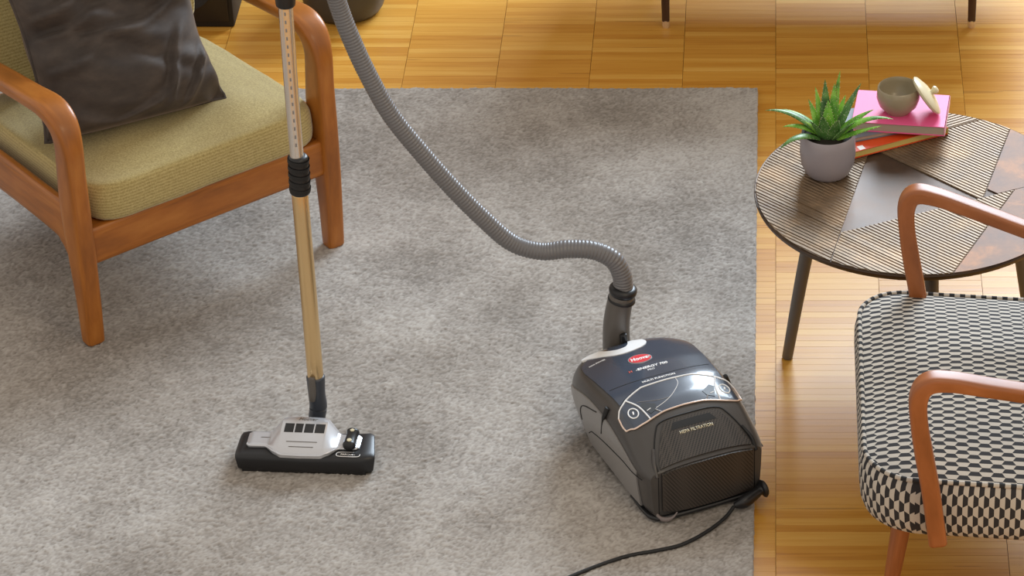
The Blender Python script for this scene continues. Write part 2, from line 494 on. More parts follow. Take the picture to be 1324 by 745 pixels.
Z = .0135 + h * .0010 + patch * .0010
X, Y = np.meshgrid(x0 + np.arange(nx) * st, y0 + np.arange(ny) * st, indexing='ij')
X = X + np.random.randn(nx, ny) * .0007; Y = Y + np.random.randn(nx, ny) * .0007
dx = np.minimum(x1 - X, X - x0); dy = np.minimum(y1 - Y, Y - y0); e = np.clip(np.minimum(dx, dy) / .012, 0, 1)
Z = Z * (.25 + .75 * np.sqrt(e)); 
Z[-1, :] = 0; Z[:, -1] = 0; Z[0, :] = 0; Z[:, 0] = 0
X[-1, :] = X[-2, :] + .001; Y[:, -1] = Y[:, -2] + .001
co = np.stack([X, Y, Z], -1).reshape(-1, 3).astype(np.float32)
idx = np.arange(nx * ny).reshape(nx, ny)
q = np.stack([idx[:-1, :-1], idx[1:, :-1], idx[1:, 1:], idx[:-1, 1:]], -1).reshape(-1, 4).astype(np.int32)
me = bpy.data.meshes.new('rug'); me.vertices.add(len(co)); me.vertices.foreach_set('co', co.ravel())
me.loops.add(q.size); me.loops.foreach_set('vertex_index', q.ravel())
me.polygons.add(len(q)); me.polygons.foreach_set('loop_start', np.arange(0, q.size, 4, dtype=np.int32)); me.polygons.foreach_set('loop_total', np.full(len(q), 4, dtype=np.int32))
at = me.attributes.new('pile', 'FLOAT', 'POINT'); at.data.foreach_set('value', np.clip(.5 + .17 * h + .12 * patch, 0, 1).ravel().astype(np.float32))
me.update(calc_edges=True); me.validate()
rug = link('rug', me, 'rug')
tag(rug, 'large grey deep pile rug on the parquet under the vacuum cleaner', 'rug')

# ------------------------------------------------------------------ left armchair
ac = empty('armchair', (-1.5816, 6.4200, RZ), math.radians(39.83))
tag(ac, 'teak lounge armchair with olive beige cushions standing on the grey rug', 'armchair')
for x, nm in ((0.0, 'l'), (.663, 'r')):
    s = 1 if x > 0 else -1
    sweep('arm', [(x, .002, -.002, .0225, .0205), (x, .0, .12, .0235, .026), (x, .003, .24, .0235, .036), (x, .006, .36, .023, .042), (x, .002, .46, .023, .037), (x, -.002, .53, .026, .031),
                  (x, .014, .578, .031, .025), (x, .065, .598, .034, .018), (x, .16, .590, .032, .0155), (x, .32, .572, .031, .0155), (x, .48, .552, .028, .0155), (x, .66, .535, .024, .015)],
          'teak', ac, (1, 0, 0), 7, 28, 4.2, .35)
    sweep('side_rail', [(x, .02, .285, .014, .085), (x, .06, .297, .014, .066), (x, .12, .302, .014, .054), (x, .40, .296, .014, .052), (x, .68, .272, .014, .050)], 'teak', ac, (1, 0, 0), 5, 16, 4, .2)
    sweep('leg', [(x, .74, -.002, .018, .018), (x, .68, .18, .02, .026), (x, .655, .30, .02, .03), (x, .69, .54, .018, .022), (x, .80, .86, .016, .018)], 'teak', ac, (1, 0, 0), 6, 16, 3, .3)
sweep('front_rail', [(.012, -.004, .256, .015, .047), (.33, -.004, .258, .015, .048), (.652, -.004, .256, .015, .047)], 'teak', ac, (0, 1, 0), 5, 20, 5, .15)
box('rail_lip', (.02, .008, .285), (.645, .05, .300), 'teak', ac, .004)
box('rear_rail', (.012, .64, .235), (.652, .67, .31), 'teak', ac, .006)
for k in range(4):
    yy = .13 + .13 * k; box('support_slat', (.012, yy, .268 - .03 * yy), (.652, yy + .05, .286 - .03 * yy), 'teak', ac, .003)
for k in range(5):
    z0 = .42 + .09 * k; yb = .70 + (z0 - .54) * .34
    box('back_slat', (.012, yb, z0), (.652, yb + .014, z0 + .035), 'teak', ac, .004)

def cushion(name, sx, sy, sz, mat, parent, mtx, crown=.012, r=.05, wr=.003, nseed=0, n=30):
    """box cushion, top and bottom crowned, rounded plan corners, with welts"""
    V = []; F = []; U0 = []
    def outline(t, inset):
        # rounded rectangle perimeter, t in 0..1
        hx, hy = sx / 2 - inset, sy / 2 - inset; rr = max(r - inset, .004)
        th = 2 * PI * t; c, s_ = math.cos(th), math.sin(th); ex = 9
        k = (abs(c) ** ex + abs(s_) ** ex) ** (-1 / ex)
        px, py = c * k, s_ * k
        return px * hx, py * hy
    N = 120
    prof = []
    for q in range(13):   # side profile bottom->top
        a = -PI / 2 + PI * q / 12
        bulge = math.cos(a)
        prof.append((-.0 + (1 - abs(bulge) ** .45) * .022, math.copysign(abs(math.sin(a)) ** .8, math.sin(a)) * sz / 2))
    rings = []
    for ins in (.96, .8, .6, .42, .28, .18, .11, .06): rings.append((ins, -1))
    R = []
    m_ = min(sx, sy) / 2
    def topz(f): return (1 - (f) ** 2.2)
    for f in (.02, .2, .4, .58, .72, .84, .92): R.append(('b', f))
    for p in prof: R.append(('s', p))
    for f in (.92, .84, .72, .58, .4, .2, .02): R.append(('t', f))
    for kind, q in R:
        for j in range(N):
            x, y = outline(j / N, 0)
            if kind == 's':
                ox, z = q; k = 1 - ox / m_
                p = Vector((x * k, y * k, z))
            else:
                k0 = 1 - .022 / m_
                p = Vector((x * k0 * q, y * k0 * q, (sz / 2 + crown * topz(q)) * (1 if kind == 't' else -1)))
            nn = noise.noise(p * 9 + Vector((nseed, 0, 0))) * wr + noise.noise(p * 25 + Vector((nseed, 5, 0))) * wr * .3
            p += Vector((p.x / sx, p.y / sy, p.z / sz)).normalized() * nn
            V.append(mtx @ p); U0.append((p.x, p.y))
    nr = len(R)
    for i in range(nr - 1):
        for j in range(N):
            F.append((i * N + j, i * N + (j + 1) % N, (i + 1) * N + (j + 1) % N, (i + 1) * N + j))
    F.append(tuple(range(N))[::-1]); F.append(tuple((nr - 1) * N + j for j in range(N)))
    o = from_data(name, V, F, mat, parent, True, [[U0[i] for i in f] for f in F])
    for zz in (1, -1):
        pts = []
        for j in range(N):
            x, y = outline(j / N, .012); p = Vector((x, y, zz * (sz / 2 - .006)))
            pts.append(mtx @ p)
        sweep('piping', [(*p, .0042, .0042) for p in pts], mat, o, (0, 0, 1), 0, 8, 2, 0, True)
    return o
cushion('seat_cushion', .615, .60, .096, 'olive', ac, Matrix.Translation((.341, .270, .339)) @ Matrix.Rotation(math.radians(-2.6), 4, 'X'), .036)
cushion('back_cushion', .60, .50, .115, 'olive', ac, Matrix.Translation((.335, .605, .64)) @ Matrix.Rotation(math.radians(70), 4, 'X'), .022, nseed=3)

# velvet pillow, lying against the back cushion
CREASE = [(-.12, .06, .35, .10, .008, .012), (-.14, .0, .30, .09, .008, .012), (-.15, -.08, .45, .09, .009, .012), (.03, -.02, .22, .13, .008, .013), (.10, -.12, .9, .07, .009, .012), (.15, -.15, 1.0, .06, .008, .012), (.02, -.16, .5, .07, .009, .011), (-.05, .12, .4, .1, .009, .011), (.12, .06, -.3, .07, .009, .010)]
def pillow():
    N = 90; w, hgt, th = .222, .235, .092
    def out(u, v):
        return (u * w * (1 - .11 * (1 - (v * .5 + v * abs(v) * .5) ** 2)) - .012 * max(0, v) , v * hgt * (1 - .07 * (1 - u * u)))
    Mx = Matrix.Translation((.283, .292, .618)) @ Matrix.Rotation(math.radians(-7), 4, 'Z') @ Matrix.Rotation(math.radians(55), 4, 'X') @ Matrix.Rotation(math.radians(-2), 4, 'Z')
    V = []; F = []; ids = {}
    for side in (1, -1):
        for i in range(N + 1):
            for j in range(N + 1):
                u = -math.cos(PI * i / N); v = -math.cos(PI * j / N)
                x, y = out(u, v)
                t = th * (max(0, 1 - u ** 4) ** .5) * (max(0, 1 - v ** 4) ** .45) * (1.12 - .12 * v)
                p = Vector((x, y, 0))
                # folds radiating from the corners and a few long creases
                e = (1 - u * u) * (1 - v * v)
                fold = noise.noise(Vector((x * 6 + y * 9, (y - x) * 3.0, 1.3 * side))) * .030 + noise.noise(Vector((x * 5 + y * 26, (y - x * .7) * 4, 4))) * .016 * min(1, e * 3)
                fold -= .012 * math.exp(-((y + .06 + .35 * x + .02 * math.sin(9 * x)) / .012) ** 2) * min(1, e * 4) if side > 0 else 0
                fold -= .010 * math.exp(-((y - .05 - .25 * x) / .012) ** 2) * min(1, e * 4) if side > 0 else 0
                if side > 0:
                    for (cx0, cy0, ang_, ln_, wd_, dp_) in CREASE:
                        dx_, dy_ = x - cx0, y - cy0; ca_, sa_ = math.cos(ang_), math.sin(ang_)
                        al = dx_ * ca_ + dy_ * sa_; ac_ = -dx_ * sa_ + dy_ * ca_ + .012 * math.sin(al * 22 + cx0 * 40)
                        k_ = math.exp(-(al / ln_) ** 4)
                        fold += dp_ * k_ * (math.exp(-(ac_ / wd_) ** 2) - .8 * math.exp(-((ac_ - 1.7 * wd_) / wd_) ** 2)) * min(1, e * 5)
                cor = max(0, abs(u) * abs(v) - .55)
                fold += .05 * cor * math.sin(70 * (abs(x) - abs(y)))
                z = side * (t + fold * min(1, t / .03))
                edge = i in (0, N) or j in (0, N)
                if side == -1 and edge: ids[(side, i, j)] = ids[(1, i, j)]; continue
                # settle bottom edge forward (cloth sags on the seat)
                bel = math.exp(-((v + .78) / .34) ** 2) * (1 - u ** 4)
                p.y -= (.040 * bel * (t / th) if side > 0 else 0) + .014 * (1 - u * u) * max(0, -v)
                p.x += .010 * math.exp(-((u - .9) / .25) ** 2) * math.sin(7 * v + .5) * (t / th)
                p.z = z; ids[(side, i, j)] = len(V); V.append(Mx @ p)
    for side in (1, -1):
        for i in range(N):
            for j in range(N):
                f = (ids[(side, i, j)], ids[(side, i + 1, j)], ids[(side, i + 1, j + 1)], ids[(side, i, j + 1)])
                F.append(f if side > 0 else f[::-1])
    o = from_data('cushion', V, F, 'velvet')
    pts = []
    L = [(-1 + 2 * t / 24, -1) for t in range(24)] + [(1, -1 + 2 * t / 24) for t in range(24)] + [(1 - 2 * t / 24, 1) for t in range(24)] + [(-1, 1 - 2 * t / 24) for t in range(24)]
    for u, v in L: x, y = out(u, v); y -= .014 * (1 - u * u) * max(0, -v); pts.append((*(Mx @ Vector((x, y, 0))), .0045, .0045))
    sweep('piping', pts, 'velvet', o, (0, 0, 1), 2, 8, 2, 0, True)
    o.matrix_world = ac.matrix_basis.copy()
    return o
bpy.context.view_layer.update()
pl = pillow(); tag(pl, 'dark taupe velvet throw cushion leaning on the olive armchair', 'cushion')

# ------------------------------------------------------------------ vacuum cleaner
VA = math.radians(25.8)
vc = empty('vacuum_cleaner', (-.2785 + .145 * math.cos(VA), 5.7098 + .145 * math.sin(VA), RZ), VA)
tag(vc, 'black and grey canister vacuum cleaner with red oval badge at the rug edge', 'vacuum cleaner')
# local: x -.145...145 across, y 0 rear ... .46 front (hose end)
def interp(x, xs, ys):
    return float(np.interp(x, xs, ys))
def sm(f, y, d=.012): return (f(y - d) + f(y) * 2 + f(y + d)) / 4
ztop_raw = lambda y: interp(y, [-.02, 0, .085, .105, .15, .21, .30, .38, .42, .445, .46], [.128, .140, .188, .196, .203, .204, .193, .178, .170, .158, .13])
hwt_raw = lambda y: interp(y, [0, .05, .1, .2, .3, .36, .40, .43, .455], [.114, .114, .114, .118, .124, .126, .116, .098, .06])
hwm_raw = lambda y: interp(y, [-.004, .0, .02, .06, .15, .30, .37, .41, .435, .45, .46], [.124, .131, .140, .145, .149, .154, .150, .140, .122, .10, .075])
hwb_raw = lambda y: interp(y, [0, .03, .1, .3, .4, .44, .46], [.124, .131, .136, .138, .122, .09, .06])
zbot_raw = lambda y: interp(y, [0, .03, .34, .42, .46], [.010, .008, .008, .025, .055])
zm_raw = lambda y: interp(y, [0, .1, .3, .42, .46], [.112, .120, .120, .105, .085])
ztop = lambda y: sm(ztop_raw, y); hwt = lambda y: sm(hwt_raw, y); hwm = lambda y: sm(hwm_raw, y, .008); hwb = lambda y: sm(hwb_raw, y); zbot = lambda y: sm(zbot_raw, y); zmid = lambda y: sm(zm_raw, y)
def zs(x, y):
    """height of the upper shell above local (x, y)"""
    a = abs(x); t = hwt(y); m = hwm(y); zt = ztop(y)
    edge = zt - .012
    if a <= t:
        return zt - .012 * (a / t) ** 2.6
    q = min(1, (a - t) / max(m - t, 1e-4))
    return edge - (edge - zmid(y)) * (1 - math.sqrt(max(0, 1 - q ** 1.7)))
def nrm(x, y):
    d = .002
    v = Vector((-(zs(x + d, y) - zs(x - d, y)) / (2 * d), -(zs(x, y + d) - zs(x, y - d)) / (2 * d), 1)); return v.normalized()
def onz(x, y, h=0):
    return Vector((x, y, zs(x, y))) + nrm(x, y) * h
def ring(y, inflate=0, rear=0):
    t, m, b = hwt(y), hwm(y), hwb(y); P = []
    for q in np.linspace(0, 1, 13):          # top centre -> lid edge
        x = t * q; P.append((x, zs(x, y)))
    for q in np.linspace(.1, 1, 10):         # shoulder
        x = t + (m - t) * math.sin(q * PI / 2); P.append((x, zs(x, y)))
    zm, zb = zmid(y), zbot(y)
    for q in np.linspace(.12, .9, 7):        # lower side
        P.append((m + (b - m) * q ** 1.6, zm + (zb + .012 - zm) * q))
    P.append((b, zb + .012)); P.append((b - .008, zb)); P.append((0, zb))
    full = P + [(-x, z) for x, z in P[-2:0:-1]]
    return [(x, y, z) for x, z in full]
def shell(name, ys, mat, cond=None, off=0, thick=0):
    pass
ys = [0.0, .003, .008, .016, .03, .05, .07, .085, .095, .105, .12, .14, .16, .18, .2, .22, .24, .26, .28, .3, .32, .34, .36, .375, .39, .4, .41, .42, .428, .436, .443, .449, .454, .458, .46]
rings = [ring(y) for y in ys]
# soften the rear edge
n0 = len(rings[0])
r0 = []
for (x, y, z) in rings[0]:
    r0.append((x * .985, -.006 * (1 - (x / .13) ** 2), z if z < .02 else z - .002))
rr = [r0] + rings
V = [p for r in rr for p in r]; F = []
for i in range(len(rr) - 1):
    for j in range(n0): F.append((i * n0 + j, i * n0 + (j + 1) % n0, (i + 1) * n0 + (j + 1) % n0, (i + 1) * n0 + j))
F.append(tuple(range(n0))[::-1]); F.append(tuple((len(rr) - 1) * n0 + j for j in range(n0)))
bm = bmesh.new(); vs = [bm.verts.new(v) for v in V]
for f in F: bm.faces.new([vs[i] for i in f])
body = from_bm('body', bm, 'hood_grey', vc, True, 32)

def patch_on(name, fn, nu, nv, mat, parent, th=.0015, smooth=True):
    """thin shell whose outer face is fn(u,v,h), u,v in 0..1"""
    V = []; F = []
    for h in (th, -.001):
        for i in range(nu + 1):
            for j in range(nv + 1): V.append(fn(i / nu, j / nv, h))
    A = (nu + 1) * (nv + 1); I = lambda i, j, s: s * A + i * (nv + 1) + j
    for i in range(nu):
        for j in range(nv):
            F.append((I(i, j, 0), I(i + 1, j, 0), I(i + 1, j + 1, 0), I(i, j + 1, 0)))
    for i in range(nu):
        F.append((I(i, 0, 1), I(i + 1, 0, 1), I(i + 1, 0, 0), I(i, 0, 0))); F.append((I(i, nv, 0), I(i + 1, nv, 0), I(i + 1, nv, 1), I(i, nv, 1)))
    for j in range(nv):
        F.append((I(0, j, 0), I(0, j + 1, 0), I(0, j + 1, 1), I(0, j, 1))); F.append((I(nu, j, 1), I(nu, j + 1, 1), I(nu, j + 1, 0), I(nu, j, 0)))
    bm = bmesh.new(); vs = [bm.verts.new(v) for v in V]
    for f in F:
        try: bm.faces.new([vs[i] for i in f])
        except ValueError: pass
    return from_bm(name, bm, mat, parent, smooth, 35)
# panel outline in plan (x, y): upper arc and lower edge, both over x
pu = lambda x: interp(abs(x), [0, .06, .085, .105, .128, .1355], [.209, .207, .196, .186, .166, .150])
plo = lambda x: interp(abs(x), [0, .045, .05, .09, .12, .1355], [.115, .113, .112, .103, .100, .115])
def lid_fn(u, v, h):
    x0_ = -1 + 2 * u
    yl = pu(x0_ * .118) + .003; y1_ = .440 - .055 * (abs(x0_) ** 4)
    y = yl + (y1_ - yl) * v
    return onz(x0_ * (hwt(y) + .004), y, h)
lid = patch_on('lid', lid_fn, 36, 40, 'gloss_black', vc, .0028)
def pan_fn(u, v, h):
    x = (-1 + 2 * u) * .1345; y = plo(x) + (pu(x) - plo(x)) * v
    return onz(x, y, h)
panel = patch_on('control_panel', pan_fn, 60, 14, 'gloss_black', vc, .0024)
def line_on(name, pts, r, mat, parent, h=.0026, k=5, closed=False):
    Q = catmull([(x, y) for x, y in pts], k) if k else pts
    return sweep(name, [(*onz(q[0], q[1], h), r, r) for q in Q], mat, parent, (0, 0, 1), 0, 6, 2, 0, closed)
xs = np.linspace(-.134, .134, 41)
o = line_on('panel_trim', [(x, pu(x)) for x in xs] , .0019, 'white_trim', panel, k=0)
line_on('panel_trim', [(x, plo(x)) for x in xs], .0019, 'rose_line', panel, k=0)
for s in (-1, 1):
    line_on('panel_trim', [(s * .134, pu(.134)), (s * .1352, .13), (s * .134, plo(.134))], .0019, 'rose_line', panel, k=4)
    line_on('panel_divider', [(s * .106, pu(.106)), (s * .090, .15), (s * .082, plo(.082))], .0018, 'white_trim', panel, k=4)
    # foot-switch ring and bar
    line_on('switch_ring', [(s * .1075 + .0105 * math.cos(a), .139 + .0145 * math.sin(a)) for a in np.linspace(0, 2 * PI, 20)[:-1]], .0014, 'white_print', panel, k=0, closed=True)
    line_on('switch_ring', [(s * .1075 - .001, .135), (s * .1075 + .001, .143)], .0018, 'white_print', panel, k=2)
    line_on('slider_mark', [(s * .0745 - .005, .130), (s * .0745 + .005, .133)], .0012, 'white_print', panel, k=2)
line_on('panel_divider', [(-.062, .126), (-.052, .112)], .0016, 'side_grey', panel, k=2)
line_on('panel_divider', [(.062, .126), (.052, .112)], .0016, 'side_grey', panel, k=2)
line_on('dial_line', [(-.060, .128), (-.030, .140), (-.005, .158), (.018, .185), (.022, .207)], .0007, 'white_trim', panel)
line_on('dial_line', [(-.088, .165), (-.05, .150), (-.02, .147)], .0006, 'side_grey', panel)
for s in (-1, 1):
    bm = bmesh.new()
    line = [(s * .075, .118), (s * .060, .125), (s * .055, .140), (s * .078, .158), (s * .088, .150)]
    P = inset_poly(line if area_poly(line) > 0 else line[::-1], .0)
    vs = [bm.verts.new(onz(x, y, .0034)) for x, y in P]; bm.faces.new(vs)
    vs2 = [bm.verts.new(onz(x, y, .001)) for x, y in P]
    for i in range(len(P)): bm.faces.new((vs2[i], vs2[(i + 1) % len(P)], vs[(i + 1) % len(P)], vs[i]))
    from_bm('slider', bm, 'black_plastic', panel)
# the lid seam
line_on('seam', [(x, .236 + .006 * (x / .118) ** 2) for x in np.linspace(-.118, .118, 21)], .0008, 'soft_black', lid, .0029, 0)
# badge and lettering
def disc_on(name, cx_, cy_, rx, ry, mat, parent, h0, h1, n=28):
    bm = bmesh.new()
    a = [bm.verts.new(onz(cx_ + rx * math.cos(t), cy_ + ry * math.sin(t), h1)) for t in np.linspace(0, 2 * PI, n + 1)[:-1]]
    b = [bm.verts.new(onz(cx_ + rx * math.cos(t), cy_ + ry * math.sin(t), h0)) for t in np.linspace(0, 2 * PI, n + 1)[:-1]]
    c_ = bm.verts.new(onz(cx_, cy_, h1))
    for i in range(n): bm.faces.new((a[i], a[(i + 1) % n], c_)); bm.faces.new((b[i], b[(i + 1) % n], a[(i + 1) % n], a[i]))
    return from_bm(name, bm, mat, parent)
BX, BY = -.009, .327
badge = disc_on('badge', BX, BY, .0275, .0215, 'silver', lid, .002, .0042)
disc_on('badge_face', BX, BY, .0255, .0192, 'red_print', lid, .004, .0048)
def lay(cx_, cy_, h, ang=0, sx=1, sy=1):
    ca, sa = math.cos(ang), math.sin(ang)
    def f(x, y, e): 
        x, y = x * sx, y * sy
        return onz(cx_ + x * ca - y * sa, cy_ + x * sa + y * ca, h + e)
    return f
text_obj('badge_lettering', 'Hoover', .0175, 'white_print', lid, lay(BX, BY, .0048, 0, .84, 1.25), .3, .0005)
text_obj('lettering', '-ENERGY 700', .0130, 'white_print', lid, lay(-.002, .281, .003, 0, 1.0, 1.0), .15, .0004)
text_obj('lettering', 'H', .0115, 'red_dot', lid, lay(-.052, .281, .003), .15, .0004)
text_obj('lettering', 'PRO', .009, 'white_print', lid, lay(-.008, .268, .003), 0, 0)
text_obj('lettering', 'MULTI FUNCTION', .0095, 'white_print', lid, lay(-.010, .2235, .003), 0, .0003)
text_obj('lettering', 'MAX POWER', .007, 'white_print', lid, lay(-.092, .372, .003, .15), 0, .0002)
# light trim around the hose port and the port itself
TRO = [(-.110, .415), (-.090, .400), (-.071, .390), (-.050, .378), (-.030, .374), (-.012, .375), (.006, .379), (.022, .385), (.034, .394), (.041, .408), (.038, .424)]
TRI = [(-.100, .437), (-.085, .430), (-.066, .424), (-.055, .410), (-.040, .402), (-.028, .400), (-.012, .403), (-.004, .410), (.002, .420), (.006, .430), (.010, .438)]
TO = catmull(TRO, 4); TI = catmull(TRI, 4)
def trim_fn(u, v, h):
    i = int(round(u * (len(TO) - 1))); a, b = TO[i], TI[i]
    return onz(a[0] + (b[0] - a[0]) * v, a[1] + (b[1] - a[1]) * v, h)
patch_on('port_trim', trim_fn, len(TO) - 1, 5, 'white_trim', vc, .0045)
# side shells, a lighter grey, with crease lines
def side_pt(s, y, q, h):
    """q 0 = shoulder, 1 = bottom edge"""
    t, m_, b = hwt(y), hwm(y), hwb(y); zm, zb = zmid(y), zbot(y)
    if q < .35:
        w = q / .35; x = t + (m_ - t) * math.sin((.35 + .65 * w) * PI / 2); z = zs(x, y); x += h
    else:
        w = (q - .35) / .65; x = m_ + (b - m_) * w ** 1.6 + h; z = zm + (zb + .006 - zm) * w
    return Vector((s * x, y, z))
for s in (-1, 1):
    patch_on('side_shell', lambda u, v, h, s=s: side_pt(s, .045 + .375 * u, (.16 + .55 * (u - .62) ** 2 * (1 if u < .62 else 2.2) + (1 - v) * 0) + (1 - (.16 + .55 * (u - .62) ** 2 * (1 if u < .62 else 2.2))) * (1 - v) * .95, h), 40, 14, 'side_grey', vc, .003)
    for pts in ([(.02, .40), (.06, .44), (.12, .46), (.2, .52), (.26, .60), (.275, .64), (.29, .72)], [(.33, .64), (.325, .44), (.30, .30), (.24, .20)]):
        Q = catmull(pts, 5); sweep('seam', [(*side_pt(s, a, b, .0034), .0013, .0013) for a, b in Q], 'soft_black', vc, (0, 0, 1), 0, 6, 2, 0)
    # catch slot
    Q = [(.232, .05), (.232, .30), (.235, .46)]
    sweep('side_slot', [(*side_pt(s, .205, .02, .002), .007, .007), (*side_pt(s, .205, .16, .0035), .006, .004), (*side_pt(s, .207, .22, .0035), .002, .002), (*side_pt(s, .212, .42, .0035), .0014, .0014)], 'soft_black', vc, (0, 1, 0), 4, 8, 2.4, .2)
# wheels under the body
for s in (-1, 1):
    lathe('wheel', [(0, -.014), (.026, -.014), (.03, -.01), (.03, .01), (.026, .014), (0, .014)], 'soft_black', vc, 24, Matrix.Translation((s * .085, .09, .029)) @ Matrix.Rotation(PI / 2, 4, 'Y'))
lathe('front_caster', [(0, -.012), (.014, -.012), (.016, -.008), (.016, .008), (.014, .012), (0, .012)], 'soft_black', vc, 20, Matrix.Translation((0, .35, .012)) @ Matrix.Rotation(PI / 2, 4, 'Y'))
# rear grille cover: lower dotted face, upper sloped face with slot
def rear_pt(x, z, h): return Vector((x, -.006 * (1 - (x / .13) ** 2) - h, z))
def g_low(u, v, h):
    x = (-1 + 2 * u) * .1065; zt = .136 - .012 * abs(x / .11) ** 3; zb = .020 + .012 * abs(x / .11) ** 4
    return rear_pt(x, zb + (zt - zb) * v, h + .002)
grille = patch_on('exhaust_grille', g_low, 24, 14, 'grille', vc, .004)
def g_up(u, v, h):
    w = 1 - .42 * v ** 1.4; x = (-1 + 2 * u) * .1065 * w; y = .003 + .083 * v
    return onz(x, y, h + .0005)
gup = patch_on('exhaust_cover', g_up, 24, 14, 'grille', vc, .004)
def g_bl(u, v, h):
    x = (-1 + 2 * u) * .1065; zz = .130 + .012 * v - .01 * abs(x / .11) ** 3
    return Vector((x, -.0105 + .016 * v ** 2, zz)) + Vector((0, -1, 1)).normalized() * (h - .001)
# slot
def slot_fn(u, v, h):
    w = 1 - .2 * v; x = (-1 + 2 * u) * .054 * w; y = .0655 + .0145 * v
    return onz(x, y, h + .0042)
patch_on('vent_slot', slot_fn, 12, 3, 'soft_black', vc, .0006)
text_obj('lettering', 'HEPA FILTRATION', .0095, 'cream', vc, lay(.002, .056, .0046), 0, .0001)
# outline crease of the cover
cr = [(-.112, .002), (-.108, .03), (-.085, .075), (-.064, .0915), (0, .0935), (.064, .0915), (.085, .075), (.108, .03), (.112, .002)]
line_on('seam', cr, .0016, 'soft_black', vc, .001, 6)
for s in (-1, 1):
    sweep('seam', [(*rear_pt(s * .113, z, -.001), .0014, .0014) for z in np.linspace(.125, .02, 8)], 'soft_black', vc, (0, 1, 0), 0, 6, 2, 0)
    sweep('cover_fin', [(*onz(s * .104, .045, .002), .004, .003), (*onz(s * .114, .018, .003), .0045, .004), (s * .1165, -.003, .118, .004, .004)], 'soft_black' if s > 0 else 'hood_grey', vc, (0, 1, 0), 5, 8, 2.5, .3)
# bottom bumper
sweep('bumper', [(-.132, .10, .010, .003, .006), (-.131, .03, .010, .004, .006), (-.122, .004, .010, .005, .006), (-.10, -.006, .011, .005, .006), (0, -.008, .011, .005, .006), (.10, -.006, .011, .005, .006), (.122, .004, .010, .005, .006), (.131, .03, .010, .004, .006), (.132, .10, .010, .003, .006)], 'black_plastic', vc, (0, 0, 1), 6, 10, 2.5, .3)
sweep('bumper_clip', [(-.119, .016, .036, .0015, .0015), (-.116, -.002, .016, .004, .004), (-.104, -.012, .010, .006, .005), (-.090, -.019, .016, .003, .003), (-.078, -.018, .026, .0015, .0015)], 'buckle', vc, (0, 0, 1), 5, 8, 2, .3)
# parked plug and cord
inv = vc.matrix_basis.inverted()
def atz(px, py, z):
    p = math.radians(32.8); u = (px - 1003) / 4300; v = (py - 372.5) / 4300
    d = Vector((u, math.cos(p) - v * math.sin(p), -math.sin(p) - v * math.cos(p))); t = (z - 4.3) / d.z
    return Vector((0, 0, 4.3)) + d * t
bpy.context.view_layer.update(); inv = vc.matrix_world.inverted()
def lp(px, py, z): return tuple(inv @ atz(px, py, z))
p1, p2, p3, p4 = lp(949, 654, .028), lp(962, 649, .032), lp(975, 640, .036), lp(982, 634, .038)
sweep('power_plug', [(*p1, .006, .006), (*p2, .014, .012), (*p3, .012, .011), (*p4, .010, .012), (*lp(986, 632, .039), .020, .019), (*lp(990, 630, .040), .019, .018)], 'black_plastic', vc, (0, 0, 1), 5, 14, 2.4, .3)
tube('power_cord', [lp(949, 655, .028), lp(940, 667, .02), lp(925, 680, .018), lp(905, 693, .018), (lp(880, 705, .018)), lp(850, 712, .018), lp(812, 719, .018), lp(775, 731, .018), lp(735, 747, .018), lp(690, 768, .018)], .0042, 'soft_black', vc, 6, 8)

# hose connector: bent tube from the port up to the hose cuff
def sock(x, y, z): return (x, y, z)
PY = .425
con = [(-.018, .415, .135), (-.018, .412, .185), (-.018, .408, .22), (-.012, .405, .26), (0.0, .402, .30), (.012, .400, .335)]
# the pixel column of the connector: (800,450) -> (795,415) -> (802,378)
def atyl(px, py, Y):
    p = math.radians(32.8); u = (px - 1003) / 4300; v = (py - 372.5) / 4300
    d = Vector((u, math.cos(p) - v * math.sin(p), -math.sin(p) - v * math.cos(p))); t = Y / d.y
    return Vector((0, 0, 4.3)) + d * t
def ly(px, py, Y): return tuple(inv @ atyl(px, py, Y))
YH = 6.205
conp = [ly(797, 470, YH), ly(797, 445, YH), ly(797, 420, YH), ly(800, 398, YH), ly(805, 378, YH)]
rad = [.031, .031, .030, .029, .028]
tube('hose_connector', conp, rad, 'connector', vc, 6, 28)
tube('hose_collar', [ly(804.5, 381, YH), ly(806.5, 370, YH)], [.0315, .0320], 'black_plastic', vc, 3, 28)
tube('hose_collar', [ly(803, 390, YH), ly(804.5, 383, YH)], [.031, .0315], 'black_plastic', vc, 3, 28)
tube('connector_button', [ly(806, 432, YH - .03), ly(808, 446, YH - .03)], [.008, .009], 'black_plastic', vc, 3, 10)
lathe('hose_port', [(.034, -.03), (.0345, .0), (.0335, .004), (.031, .005), (.030, 0)], 'cream', vc, 32, Matrix.Translation(Vector(ly(797, 453, YH)) + Vector((0, 0, -.006))))
